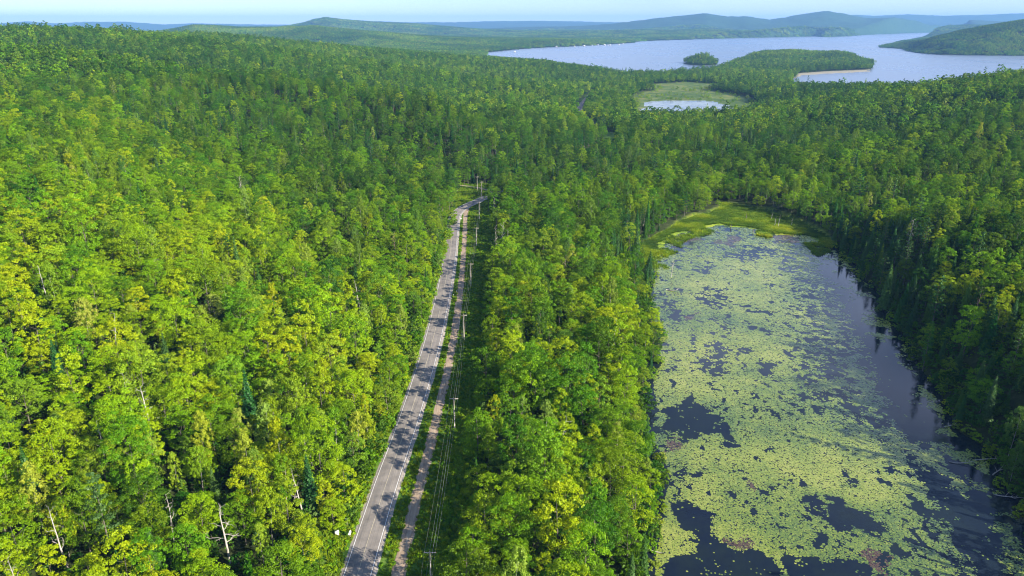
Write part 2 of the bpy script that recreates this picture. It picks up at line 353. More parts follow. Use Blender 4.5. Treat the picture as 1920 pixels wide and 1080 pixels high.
class MB:
    """collects quads"""
    def __init__(s): s.V = []; s.F = []; s.n = 0
    def add(s, V, F):
        V = np.asarray(V, float); F = np.asarray(F, int); s.V.append(V); s.F.append(F+s.n); s.n += len(V)
    def box(s, c, d, rz=0):
        x, y, z = [q/2 for q in d]; P = np.array([(-x,-y,-z),(x,-y,-z),(x,y,-z),(-x,y,-z),(-x,-y,z),(x,-y,z),(x,y,z),(-x,y,z)])
        ca, sa = math.cos(rz), math.sin(rz); P = np.stack([P[:,0]*ca-P[:,1]*sa, P[:,0]*sa+P[:,1]*ca, P[:,2]], 1) + np.array(c)
        s.add(P, [(0,3,2,1),(4,5,6,7),(0,1,5,4),(1,2,6,5),(2,3,7,6),(3,0,4,7)])
    def tube(s, P, R, n=6, cap=True):
        P = np.asarray(P, float); m = len(P)
        T = np.gradient(P, axis=0); T /= np.linalg.norm(T, axis=1)[:,None]+1e-9
        ref = np.array([0,0,1.]) if abs(T[0][2]) < .8 else np.array([1.,0,0])
        A = np.cross(T, ref); A /= np.linalg.norm(A, axis=1)[:,None]+1e-9; B = np.cross(T, A)
        a = np.arange(n)*2*math.pi/n; R = np.broadcast_to(R, (m,))
        V = P[:,None] + R[:,None,None]*(np.cos(a)[None,:,None]*A[:,None] + np.sin(a)[None,:,None]*B[:,None])
        F = [(i*n+j, i*n+(j+1)%n, (i+1)*n+(j+1)%n, (i+1)*n+j) for i in range(m-1) for j in range(n)]
        V = V.reshape(-1,3)
        if cap:
            if n == 6:
                F += [(0,1,2,3),(0,3,4,5),((m-1)*n+3,(m-1)*n+2,(m-1)*n+1,(m-1)*n),((m-1)*n+5,(m-1)*n+4,(m-1)*n+3,(m-1)*n)]
            elif n == 4: F += [(3,2,1,0),((m-1)*4,(m-1)*4+1,(m-1)*4+2,(m-1)*4+3)]
        s.add(V, F)
    def mesh(s, name, m, smooth=False, **kw):
        return np_mesh(name, np.concatenate(s.V), np.concatenate(s.F), [m], smooth=smooth, **kw)

# ------------------------------------------------------------------ plants
def unit(v): return v/(np.linalg.norm(v, axis=-1, keepdims=True)+1e-9)
def leaves(P, Nn, size, rng, jitter=.48, aspect=.8):
    n = len(P); nn = unit(Nn + jitter*rng.normal(size=(n,3)))
    t = unit(np.cross(nn, rng.normal(size=(n,3)))); b = np.cross(nn, t)
    s = (size*rng.uniform(.65, 1.3, n))[:,None]
    V = np.stack([P - t*s*.6, P + b*s*.5*aspect - nn*s*.12, P + t*s*.6, P - b*s*.5*aspect - nn*s*.12], 1).reshape(-1,3)
    F = np.arange(4*n).reshape(n,4); return V, F
def sph(n, rng, up=-.3):
    d = unit(rng.normal(size=(n*4,3))); d = d[d[:,2] > up][:n]
    while len(d) < n: d = np.concatenate([d, d])[:n]
    return d
def crown_lobed(rng, R=4.4, z0=5.0, z1=17.0, nl=20, ns=10, nlv=15, size=.42, flat=1.0, lop=.18, lr=(.30,.46)):
    zc = z0 + (z1-z0)*.42; hz = (z1-zc); P = []; Q = []; W = []
    dirs = sph(nl, rng, -.55); dirs[0] = (0,0,1)
    # spread the lobes
    for _ in range(12):
        for i in range(nl):
            dv = dirs[i]-dirs; w = 1/(np.sum(dv*dv,1)+.05); dirs[i] = unit(dirs[i] + .12*(dv*w[:,None]).sum(0)/nl*3)
            if dirs[i][2] < -.55: dirs[i][2] = -.5
    for d in dirs:
        k = rng.uniform(1-lop, 1+lop); r = R*rng.uniform(*lr)
        c = np.array([d[0]*(R-r*.8)*k, d[1]*(R-r*.8)*k, zc + (max(d[2], 0)**.8 if d[2] > 0 else d[2]*.75)*(hz-r*.6)*(k if d[2] > 0 else 1)])
        w0 = rng.normal()*.05
        sd = sph(ns, rng, -.45); sd = unit(sd + .55*d)
        for q in sd:
            cc = c + q*r*rng.uniform(.65, 1.0)*np.array([1,1,.8*flat]); rr = r*rng.uniform(.34, .52)
            ld = unit(sph(nlv, rng, -.5) + .35*q)
            P.append(cc + ld*rr*np.array([1,1,.7])*rng.uniform(.6,1.05,(nlv,1))); Q.append(ld+.5*np.array([0,0,1.])); W.append(np.full(nlv, w0 + rng.normal()*.03))
    P = np.concatenate(P); Q = np.concatenate(Q); W = np.concatenate(W)
    V, F = leaves(P, unit(Q), size, rng)
    return V, F, W + rng.normal(size=len(W))*.05
def crown_birch(rng, R=2.9, z0=5.5, z1=17.5, ns=75, nlv=46, size=.26):
    P = []; Q = []; W = []
    for i in range(ns):
        t = rng.random()**.8; z = z0 + (z1-z0)*t; rr = R*math.sin(math.pi*min(.97, .18+.78*t))**.8*rng.uniform(.35,1.08)
        a = rng.random()*6.283; c = np.array([math.cos(a)*rr, math.sin(a)*rr, z]); r = rng.uniform(.45,.95)
        ld = sph(nlv, rng, -.7); w = rng.normal()*.04
        P.append(c + ld*r*np.array([.85,.85,1.15])*rng.uniform(.3,1,(nlv,1))); Q.append(ld + .6*unit(np.array([c[0],c[1],1.5]))); W.append(np.full(nlv, w))
    P = np.concatenate(P); Q = np.concatenate(Q); W = np.concatenate(W); V, F = leaves(P, unit(Q), size, rng)
    return V, F, W + rng.normal(size=len(W))*.06
def crown_spruce(rng, R=2.5, z0=1.2, z1=16.0, step=.5, size=.42, dens=3.0, power=.85, droop=.35):
    P = []; Tn = []; z = z0; W = []
    while z < z1-.2:
        f = 1-(z-z0)/(z1-z0); r = R*f**power*rng.uniform(.85,1.1)+.12; nb = max(4, int(5+4*f)); a0 = rng.random()*6.28
        for b in range(nb):
            a = a0 + b*6.283/nb + rng.normal()*.15; rb = r*rng.uniform(.75,1.12); d = np.array([math.cos(a), math.sin(a), 0]); w = rng.normal()*.05
            n = max(3, int(rb*dens*1.8)); s = np.linspace(.12, 1, n)
            for side in (-1, 0, 1):
                off = side*.20*rb*np.sin(s*math.pi*.85)
                p = d*(s*rb)[:,None] + np.array([-d[1], d[0], 0])*off[:,None]; p[:,2] = z + .12*rb - droop*rb*s**1.4 + rng.normal(size=n)*.05
                P.append(p); Tn.append(np.tile(d*.45+np.array([0,0,1.]), (n,1))); W.append(np.full(n, w) + .10*s - .06)
        z += step*rng.uniform(.8,1.2)
    n = 5; P.append(np.stack([np.zeros(n), np.zeros(n), np.linspace(z1-.6, z1+.25, n)],1)); Tn.append(rng.normal(size=(n,3))); W.append(np.zeros(n))
    P = np.concatenate(P); Tn = np.concatenate(Tn); W = np.concatenate(W); V, F = leaves(P, unit(Tn), size, rng, .35, .75)
    return V, F, W + rng.normal(size=len(W))*.05
def crown_pine(rng, R=3.4, z0=7.0, z1=20.0, size=.42, k=26, nlv=70):
    P = []; Q = []; W = []
    for i in range(k):
        t = i/(k-1); z = z0 + (z1-z0)*t; a = i*2.4 + rng.normal()*.3; rb = R*(1-.75*t**1.6)*rng.uniform(.55,1.15)
        w = rng.normal()*.05
        for s in (.45, .75, 1.0):
            c = np.array([math.cos(a)*rb*s, math.sin(a)*rb*s, z + .25*rb*s]); r = .55+.35*(1-t)
            n = nlv//3; ld = sph(n, rng, -.3); P.append(c + ld*r*np.array([1.2,1.2,.45])*rng.uniform(.3,1,(n,1))); Q.append(ld+np.array([0,0,1.])); W.append(np.full(n, w))
    P = np.concatenate(P); Q = np.concatenate(Q); W = np.concatenate(W); V, F = leaves(P, unit(Q), size, rng)
    return V, F, W + rng.normal(size=len(W))*.05
def trunk_mb(rng, h, r, limbs=6, spread=3.0, lean=.4, z_first=.35):
    m = MB(); n = 6; zz = np.linspace(0, h, n); ang = rng.random()*6.28
    cx = lean*np.sin(zz/h*2.2+rng.random()*3)*math.cos(ang); cy = lean*np.sin(zz/h*2.0+rng.random()*3)*math.sin(ang); cx -= cx[0]; cy -= cy[0]
    P = np.stack([cx, cy, zz-.3*(zz == 0)], 1); m.tube(P, r*(1-.85*zz/h), 6)
    for i in range(limbs):
        t = z_first + (.9-z_first)*i/max(1, limbs-1); z = h*t; a = i*2.4 + rng.random(); l = spread*(1-.6*(t-z_first))*rng.uniform(.7,1.1)
        b = np.array([np.interp(z, zz, cx), np.interp(z, zz, cy), z]); d = np.array([math.cos(a), math.sin(a), .75])
        m.tube([b, b+d*l*.5, b+d*l*np.array([1,1,1.35])], [r*.42*(1-.5*t), r*.25*(1-.5*t), r*.06], 4)
    return m
def dead_tree(rng, h=14, r=.24, n1=9, forks=3, lean=.8, twig=1.0, spread=3.0):
    """returns trunk builder and list of branch builders"""
    r *= 1.12; m = MB(); k = 8; zz = np.linspace(0, h, k); a0 = rng.random()*6.28
    cx = lean*(zz/h)**1.5*math.cos(a0) + np.cumsum(rng.normal(size=k)*.10); cy = lean*(zz/h)**1.5*math.sin(a0) + np.cumsum(rng.normal(size=k)*.10); cx -= cx[0]; cy -= cy[0]
    P = np.stack([cx,cy,zz],1); P[0,2] = -.4; m.tube(P, r*(1-.82*zz/h), 6); br = []
    def grow(mb, b, d, l, rr, lev):
        pts = [b]; dd = unit(d)
        for i in range(4): dd = unit(dd + rng.normal(size=3)*.22 + np.array([0,0,.05])); pts.append(pts[-1]+dd*l/4)
        mb.tube(pts, np.linspace(rr, rr*.25, 5), 4 if lev else 6)
        if lev < 2:
            for i in range(rng.integers(2, 5)):
                j = rng.integers(1, 5); s = unit(dd + rng.normal(size=3)*.7); grow(mb, pts[j], s, l*rng.uniform(.3,.6)*twig, rr*.45, lev+1)
    for i in range(n1):
        t = .38 + .6*i/(n1-1); z = h*t; a = i*2.4+rng.normal()*.4; b = np.array([np.interp(z,zz,cx), np.interp(z,zz,cy), z])
        mb = MB(); grow(mb, b, np.array([math.cos(a), math.sin(a), rng.uniform(.1,.9)]), spread*(1.15-.7*t)*rng.uniform(.6,1.2), r*.42*(1.1-.7*t), 0 if i < forks+3 else 1); br.append(mb)
    return m, br

def crown_mesh(name, vfw, m): return np_mesh(name, vfw[0], vfw[1], [m], fattr={'leafvar': vfw[2]})
PROTO = {}   # kind -> list of (crown mesh, trunk mesh)
def reg(kind, gen, material, bark, nvar, tr):
    PROTO[kind] = []
    for i in range(nvar):
        rng = np.random.default_rng(100*len(PROTO)+i)
        PROTO[kind].append((crown_mesh(kind+'_crown', gen(rng, i), material), tr(rng, i).mesh(kind+'_trunk', bark)))
U = lambda rng, a, b: rng.uniform(a, b)
reg('maple_tree', lambda g, i: crown_lobed(g, R=U(g,3.3,5.1), z0=U(g,2.6,5.0) if 7 > i or i > 9 else .3, z1=U(g,15.5,19.5) if 7 > i or i > 9 else 13, nl=int(U(g,30,40)), ns=11, nlv=20, size=.25, lop=.13, lr=(.25,.37)), M_LEAF, M_BARK, 14,
    lambda g, i: trunk_mb(g, 12.5, .24, 7, 2.8))
reg('birch_tree', lambda g, i: crown_birch(g, R=U(g,2.6,3.5), z0=U(g,3.2,5), z1=U(g,16,19), ns=int(U(g,95,120))), M_BIRCH, M_BIRCHBARK, 5,
    lambda g, i: trunk_mb(g, 14.5, .14, 7, 1.6, .6))
reg('spruce_tree', lambda g, i: crown_spruce(g, R=U(g,2.0,3.0), z0=1.0, z1=U(g,14,18.5), power=U(g,.75,1.0)), M_NEEDLE, M_BARK, 5,
    lambda g, i: trunk_mb(g, 14, .18, 0, 1, .1))
reg('pine_tree', lambda g, i: crown_pine(g, R=U(g,3.0,3.8), z1=U(g,18,22)), M_NEEDLE, M_BARK, 3,
    lambda g, i: trunk_mb(g, 18, .26, 8, 2.6, .4))

# ------------------------------------------------------------------ terrain sheet
ROW_Y = np.concatenate([np.arange(50, 130, 2.0), np.geomspace(130, 26000, 520)])
ROW_U = np.linspace(-1.15, 1.15, 430)
gu, gy = np.meshgrid(ROW_U, ROW_Y); gx = gu*np.maximum(gy, 110)
gz = height(gx, gy)
farb = np.clip((gy-7000)/2500, 0, 1)
gz = gz + np.where(gz > LAKE_Z+3, farb*RNG.normal(size=gz.shape)*3.5, 0)
nr, nc = gz.shape; idx = np.arange(nr*nc).reshape(nr, nc)
TF = np.stack([idx[:-1,:-1], idx[:-1,1:], idx[1:,1:], idx[1:,:-1]], -1).reshape(-1,4)
fx, fy = gx.ravel(), gy.ravel()
dist_road = line_d(fx, fy, ROADS)
marsh = np.where(fy < 900, np.clip(-poly_sd(fx, fy, MARSH)/3+.5, 0, 1), 0)
fen = np.where(fy > 900, np.clip(-poly_sd(fx, fy, FEN)/8+.5, 0, 1), 0)
verge = np.clip((16-np.abs(fx+24))/4, 0, 1)*(fy < 600)
verge = np.maximum(verge, np.clip((9-dist_road)/3, 0, 1)); verge = np.maximum(verge, np.clip((10-np.hypot(fx+43, fy-146))/3, 0, 1))
beach = np.zeros_like(fx)
BEACH = L([(1490,150),(1498,144),(1560,140),(1632,136),(1636,131),(1560,134),(1500,138)], LAKE_Z)
sel = (fy > 1500) & (fy < 2700); beach[sel] = np.clip(1-poly_sd(fx[sel], fy[sel], BEACH)/8, 0, 1)
m, nt, out = mat("ground_cover"); p = N(nt, "ShaderNodeBsdfPrincipled"); p.inputs['Roughness'].default_value = .95; p.inputs['Specular IOR Level'].default_value = .1
n1 = noise_n(nt, .35, 6, .65); n2 = noise_n(nt, .06, 3); n3 = noise_n(nt, .012, 6, .7)
floor_c = ramp(nt, n1, [(.3, (.018,.026,.010)), (.55, (.035,.05,.015)), (.75, (.075,.07,.04))])
grass_c = ramp(nt, n1, [(.25, (.04,.10,.015)), (.5, (.08,.17,.02)), (.75, (.17,.22,.04))])
nm_ = math_n(nt, 'ADD', math_n(nt, 'MULTIPLY', n1, .5), math_n(nt, 'MULTIPLY', noise_n(nt, .09, 5, .6), .5))
sedge_c = ramp(nt, nm_, [(.40, (.03,.05,.02)), (.47, (.12,.20,.02)), (.55, (.27,.34,.03)), (.65, (.26,.22,.06))])
nf_ = math_n(nt, 'ADD', math_n(nt, 'MULTIPLY', n3, .5), math_n(nt, 'MULTIPLY', noise_n(nt, .05, 6, .7), .5))
fen_c = ramp(nt, nf_, [(.38, (.04,.08,.02)), (.49, (.08,.13,.03)), (.56, (.16,.18,.05)), (.63, (.20,.17,.08))])
far_c = ramp(nt, n3, [(.3, (.015,.042,.012)), (.7, (.035,.078,.02))])
def at(nm): return N(nt, "ShaderNodeAttribute", attribute_name=nm).outputs['Fac']
c = mix_c(nt, at('verge'), floor_c, grass_c); c = mix_c(nt, at('marsh'), c, sedge_c); c = mix_c(nt, at('fen'), c, fen_c); c = mix_c(nt, at('far'), c, far_c)
c = mix_c(nt, at('beach'), c, (.27,.245,.18)); nt.links.new(c, p.inputs['Base Color'])
b = N(nt, "ShaderNodeBump"); b.inputs['Strength'].default_value = .6; b.inputs['Distance'].default_value = .5; nt.links.new(n1, b.inputs['Height']); nt.links.new(b.outputs[0], p.inputs['Normal'])
nt.links.new(p.outputs[0], out.inputs[0])
terr = link('terrain', np_mesh('terrain', np.stack([fx, fy, gz.ravel()], 1), TF, [m], smooth=True,
    vattr={'verge': verge, 'marsh': marsh, 'fen': fen, 'far': farb.ravel(), 'beach': beach}))
tag(terr, 'forest floor and hills rolling away to the lake', kind='structure')

# ------------------------------------------------------------------ water
def water_mat(name, col, rough, bscale, bstr, stretch=(1,1,1), patch=None):
    m, nt, out = mat(name); p = N(nt, "ShaderNodeBsdfPrincipled"); p.inputs['Base Color'].default_value = (*col, 1)
    p.inputs['Roughness'].default_value = rough; p.inputs['IOR'].default_value = 1.333; p.inputs['Specular IOR Level'].default_value = .5
    g = N(nt, "ShaderNodeNewGeometry"); mp = N(nt, "ShaderNodeMapping"); mp.inputs['Scale'].default_value = stretch; nt.links.new(g.outputs['Position'], mp.inputs[0])
    f = noise_n(nt, bscale, 4, .6, vec=mp.outputs[0]); b = N(nt, "ShaderNodeBump"); b.inputs['Strength'].default_value = bstr; b.inputs['Distance'].default_value = .2
    nt.links.new(f, b.inputs['Height']); nt.links.new(b.outputs[0], p.inputs['Normal'])
    if patch:
        f2 = noise_n(nt, patch[0], 6, .65, vec=mp.outputs[0]); nt.links.new(ramp(nt, f2, [(.35, col), (.65, patch[1])]), p.inputs['Base Color'])
        nt.links.new(math_n(nt, 'MULTIPLY_ADD', f2, patch[2], rough), p.inputs['Roughness'])
    nt.links.new(p.outputs[0], out.inputs[0]); return m
def sheet(name, P, z, m, label):
    P = np.asarray(P); x0, y0 = P.min(0)-60; x1, y1 = P.max(0)+60
    me = np_mesh(name, [(x0,y0,z),(x1,y0,z),(x1,y1,z),(x0,y1,z)], [(0,1,2,3)], [m]); return tag(link(name, me), label, kind='structure')
M_POND = water_mat("pond_water", (.007,.012,.024), .03, 1.2, .07, patch=(.10, (.012,.020,.022), .03))
M_LAKE = water_mat("lake_water", (.10,.13,.19), .22, .03, .06, (1,.35,1), patch=(.004, (.13,.16,.21), .12))
# pond sheet only under the pond itself
def poly_sheet(name, P, z, m, label, grow=0):
    import bmesh
    bm = bmesh.new(); bm.faces.new([bm.verts.new((x, y, z)) for x, y in P]); bmesh.ops.triangulate(bm, faces=bm.faces[:])
    me = bpy.data.meshes.new(name); bm.to_mesh(me); bm.free(); me.materials.append(m); return tag(link(name, me), label, kind='structure')
sheet('pond_water', POND, POND_Z, M_POND, 'dark still pond water between the lily pads')
sheet('lake_water', LAKE, LAKE_Z, M_LAKE, 'wind rippled grey blue lake in front of the far hills')
sheet('fen_water', FENPOND, FEN_Z, water_mat("fen_water", (.10,.12,.14), .12, .3, .2, patch=(.03, (.27,.31,.31), .3)), 'small pale pond in the yellow marsh meadow')

# ------------------------------------------------------------------ road, shoulders, markings, track
def strip(P, offs, zoff, name, m, y0=None, y1=None, jit=0, zprof=None, edge_seed=0):
    P = [p for p in P if (y0 is None or p[1] >= y0) and (y1 is None or p[1] <= y1)]
    # resample
    P = np.array(P); d = np.concatenate([[0], np.cumsum(np.hypot(*np.diff(P, axis=0).T))]); s = np.arange(0, d[-1], 1.5 if jit else 3.0)
    X = np.interp(s, d, P[:,0]); Y = np.interp(s, d, P[:,1]); tx = np.gradient(X); ty = np.gradient(Y); l = np.hypot(tx, ty); nx, ny = ty/l, -tx/l
    V = []; k = len(offs)
    for i, (o, zo) in enumerate(zip(offs, zoff)):
        oo = o + (jit*(fbm(s, s*0+i*40+edge_seed, 6, 3)-.5)*2 if (jit and i in (0, k-1)) else 0)
        V.append(np.stack([X+nx*oo, Y+ny*oo, rprof(Y)+zo], 1))
    V = np.stack(V, 1).reshape(-1,3); n = len(s); I = np.arange(n*k).reshape(n,k)
    F = np.stack([I[:-1,:-1], I[:-1,1:], I[1:,1:], I[1:,:-1]], -1).reshape(-1,4)
    return np_mesh(name, V, F, [m])
m, nt, out = mat("asphalt"); p = N(nt, "ShaderNodeBsdfPrincipled"); p.inputs['Roughness'].default_value = .85; p.inputs['Specular IOR Level'].default_value = .3
a1 = noise_n(nt, 9, 5, .7); a2 = noise_n(nt, .22, 4, .6)
g = N(nt, "ShaderNodeNewGeometry"); mp = N(nt, "ShaderNodeMapping"); mp.inputs['Scale'].default_value = (3.2, .02, 1); nt.links.new(g.outputs['Position'], mp.inputs[0])
a3 = noise_n(nt, 1.0, 3, .5, vec=mp.outputs[0])
mp2 = N(nt, "ShaderNodeMapping"); mp2.inputs['Scale'].default_value = (.10, 1.1, 1); nt.links.new(g.outputs['Position'], mp2.inputs[0])
a4 = noise_n(nt, .55, 3, .6, vec=mp2.outputs[0])
base = ramp(nt, a2, [(.35, (.18,.16,.14)), (.65, (.32,.28,.24))]); base = mix_c(nt, math_n(nt, 'MULTIPLY', a1, .5), base, (.14,.13,.12))
base = mix_c(nt, ramp(nt, a3, [(.45, (0,0,0)), (.62, (.45,.45,.45))]), base, (.15,.14,.13))
base = mix_c(nt, ramp(nt, a4, [(.0, (0,0,0)), (.665, (0,0,0)), (.68, (.7,.7,.7)), (.695, (0,0,0))]), base, (.42,.38,.33))
nt.links.new(base, p.inputs['Base Color']); nt.links.new(p.outputs[0], out.inputs[0]); M_ASPH = m
M_GRAVEL = simple("gravel_shoulder", (.26,.23,.19), .95, 1.3, (.42,.37,.31), bump=.3)
m, nt, out = mat("dirt_track"); p = N(nt, "ShaderNodeBsdfPrincipled"); p.inputs['Roughness'].default_value = .95; p.inputs['Specular IOR Level'].default_value = .1
g = N(nt, "ShaderNodeNewGeometry"); mp = N(nt, "ShaderNodeMapping"); mp.inputs['Scale'].default_value = (1.5, .13, 1); nt.links.new(g.outputs['Position'], mp.inputs[0])
d1 = noise_n(nt, 1.2, 5, .65, vec=mp.outputs[0]); d2 = noise_n(nt, .3, 4, .6); d3 = noise_n(nt, 5, 4, .6)
cc = ramp(nt, d1, [(.3, (.22,.15,.095)), (.5, (.38,.28,.19)), (.7, (.50,.40,.28))]); cc = mix_c(nt, ramp(nt, d2, [(.58, (0,0,0)), (.68, (.7,.7,.7))]), cc, (.13,.09,.07))
cc = mix_c(nt, math_n(nt, 'MULTIPLY', d3, .4), cc, (.22,.19,.15)); nt.links.new(cc, p.inputs['Base Color']); nt.links.new(p.outputs[0], out.inputs[0]); M_DIRT = m
m, nt, out = mat("worn_road_paint"); p = N(nt, "ShaderNodeBsdfPrincipled"); p.inputs['Roughness'].default_value = .6
f = noise_n(nt, 3, 5, .7); nt.links.new(ramp(nt, f, [(.3, (.55,.53,.50)), (.6, (.80,.79,.76))]), p.inputs['Base Color']); nt.links.new(p.outputs[0], out.inputs[0]); M_PAINT = m
m, nt, out = mat("worn_yellow_paint"); p = N(nt, "ShaderNodeBsdfPrincipled"); p.inputs['Roughness'].default_value = .6
f = noise_n(nt, 3, 5, .7); nt.links.new(ramp(nt, f, [(.35, (.30,.27,.22)), (.65, (.62,.53,.32))]), p.inputs['Base Color']); nt.links.new(p.outputs[0], out.inputs[0]); M_YEL = m
HW = 3.1
sh = link('gravel_shoulder', strip(ROADS, [-HW-1.1, -HW-.5, HW+.6, HW+1.3], [-.02, .12, .12, -.02], 'gravel_shoulder', M_GRAVEL, jit=.35)); tag(sh, 'pale gravel shoulders along the asphalt', kind='structure')
rd = link('road', strip(ROADS, [-HW-.35, -HW*.5, 0, HW*.5, HW+.35], [.16, .19, .21, .19, .16], 'road', M_ASPH)); tag(rd, 'grey asphalt road running straight through the forest', kind='structure')
def marking(name, off, w, mm, y0, y1, label):
    def zz(o): return .21 - .02*(min(abs(o), HW*.5)/(HW*.5)) - (.03*max(0, abs(o)-HW*.5)/(HW*.5+.35)) + .006
    o = link(name, strip(ROADS, [off-w/2, off+w/2], [zz(off-w/2)+.003, zz(off+w/2)+.003], name, mm, y0, y1)); tag(o, label, kind='structure')
marking('road_edge_marking', -HW, .13, M_PAINT, 60, 900, 'white edge line nearest the hillside')
marking('road_edge_marking', HW, .13, M_PAINT, 60, 900, 'white edge line nearest the power poles')
marking('road_centre_marking', 0, .12, M_YEL, 60, 900, 'faded yellow centre line of the road')
tk = link('dirt_track', strip(TRACKS, [-1.6, -.9, 0, .9, 1.6], [.03, .06, .11, .06, .03], 'dirt_track', M_DIRT, jit=.35)); tag(tk, 'rutted dirt track beside the road', kind='structure')
sp_ = []
for x, y in SIDE: sp_.append((x, y))
tk2 = link('dirt_track', strip(SIDE, [-.9, .9], [.08, .08], 'side_track', M_DIRT, jit=.3)); tag(tk2, 'short gravel track turning off past the road bend', kind='structure')

# ------------------------------------------------------------------ forest layout
def layout(spacing, y0, y1, umax, seed, rmin=0, rmax=1e9):
    rng = np.random.default_rng(seed)
    xs = np.arange(-umax*y1, umax*y1, spacing); ys = np.arange(y0, y1, spacing*.93); out = []
    for j, yy in enumerate(ys):
        w = umax*max(yy, 110)+35; a = xs[(xs > -w) & (xs < w)]; a = a + (j % 2)*spacing*.5
        out.append(np.stack([a, np.full(len(a), yy)], 1))
    P = np.concatenate(out); P += rng.uniform(-.36, .36, P.shape)*spacing; r = np.hypot(P[:,0], P[:,1]); return P[(r > rmin) & (r <= rmax)]
def free(P, crown=4.0):
    x, y = P[:,0], P[:,1]; ok = np.ones(len(P), bool)
    pa = y < 620
    ok &= ~(pa & (x > -34) & (x < -12.5+crown*.6) & (y < 470))
    ok &= line_d(x, y, ROADS) > np.where((y > 530) & (y < 700), 3.4, 3.9+crown*.62)
    ok &= ~((x > -46) & (x < -34) & (np.hypot(x+42.5, y-146) < 6.5))
    ok &= ~(pa & (y >= 470) & (y < 585) & (x > -42) & (x < -17 + .05*(y-470)))
    near = y < 900
    sd = np.full(len(P), 1e3); sd[near] = poly_sd(x[near], y[near], POND); ok &= sd > 1.0+crown*.25
    sd2 = np.full(len(P), 1e3); sd2[near] = poly_sd(x[near], y[near], MARSH); ok &= sd2 > .5
    far = y > 900
    for Q, mg in ((FEN, 2), (FENPOND, 2)):
        s = np.full(len(P), 1e3); s[far] = poly_sd(x[far], y[far], Q); ok &= s > mg
    s = np.full(len(P), 1e3); s[far] = poly_sd(x[far], y[far], BEACH); ok &= s > 3
    # gap over the far road
    ok &= ~((y > 700) & (y < 1600) & (line_d(x, y, ROADS) < 8.5))
    return ok
def above_lake(z, y): return ~((y > 900) & (z < LAKE_Z+.6))
R_SWITCH = 2400
P = np.concatenate([layout(6.9, 62, 330, .80, 21, 0, 310), layout(6.1, 230, R_SWITCH+10, .80, 27, 310, R_SWITCH)])
P2 = layout(6.4, 1500, 3300, .80, 22, R_SWITCH, 3250); P2 = P2[(P2[:,0] > 260) & (P2[:,0] < 1450)]; P = np.concatenate([P, P2])
P = P[free(P)]
x, y = P[:,0], P[:,1]; z = height(x, y); k = above_lake(z, y); P, x, y, z = P[k], x[k], y[k], z[k]
n = len(P); rng = np.random.default_rng(77); r01 = rng.random(n)
pond_sd = np.full(n, 1e3); nn_ = y < 900; pond_sd[nn_] = poly_sd(x[nn_], y[nn_], POND)
left_hill = x < -36
right_bank = (x > 60 + .18*(y-100)) & (y < 520) & (x > 100)
# share of conifers
pc = np.full(n, .05)
pc = np.where(left_hill & (y < 230) & (vnoise(x, y, 30, 8) > .5), .16, pc)
pc = np.where(right_bank, np.clip(1.0 - pond_sd/48, .16, .85), pc)
pc = np.where((~left_hill) & ~right_bank & (pond_sd < 9), .30, pc)
pc = np.where((~left_hill) & ~right_bank & (pond_sd < 22) & (y > 330), .62, pc)
midc = (y > 560) & (x > -450)
pc = np.where(midc, np.clip(.25 + 1.2*(fbm(x, y, 160, 12)-.45), .06, .75), pc)
pb = np.where(y < 520, np.clip(.10 + 1.2*(vnoise(x, y, 26, 31)-.5), .03, .5), .14)
pb = np.where(left_hill & (y < 190), pb+.14, pb)
kind = np.where(r01 < pc, 2, np.where(r01 < pc + (1-pc)*pb, 1, 0))
kind = np.where((kind == 2) & (rng.random(n) < np.where(right_bank, .14, .10)), 3, kind)
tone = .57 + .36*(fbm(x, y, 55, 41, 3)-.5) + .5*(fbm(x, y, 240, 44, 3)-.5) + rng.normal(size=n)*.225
tone += np.where(left_hill, .13*np.clip((330-np.hypot(x, y))/120, 0, 1), .0) - .25*np.clip((np.hypot(x, y)-250)/330, 0, 1)  # sunlight on the near slope and shading farther off put into leaf tone
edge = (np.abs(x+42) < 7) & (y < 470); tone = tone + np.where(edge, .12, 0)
tone = np.where(kind >= 2, np.where(right_bank, .46, .36) + rng.normal(size=n)*.18, tone); tone = np.clip(tone, .02, .95)  # right-bank needles lighter: the bank's lit greens are put into their tone
scale = np.clip(rng.normal(1.0, .20, n), .58, 1.5) * np.where(kind == 2, np.where(right_bank, rng.uniform(.62, 1.1, n), rng.uniform(.55, 1.08, n)), 1) * np.where(right_bank & (kind < 2), .85, 1)
scale *= np.where(edge, .82, 1) * np.where((pond_sd < 6) & (kind < 2), .72, 1)
keep = rng.random(n) > .085
scale *= np.interp(np.hypot(x, y), [250, 420], [.93, .80])
sy = scale*np.clip(rng.normal(1.0, .16, n), .66, 1.4); rot = rng.random(n)*6.283; var = rng.integers(0, 1000, n); edgy = (np.abs(x+41) < 6) & (y < 470) | (pond_sd < 8) | ((x > -12) & (x < -5) & (y < 520)); msd = np.full(n, 1e3); msd[nn_] = poly_sd(x[nn_], y[nn_], MARSH); edgy |= msd < 8; var = np.where((kind == 0), np.where(edgy, 7 + var % 3, np.array([0,1,2,3,4,5,6,10,11,12,13])[var % 11]), var)
NAMES = ['maple_tree', 'birch_tree', 'spruce_tree', 'pine_tree']

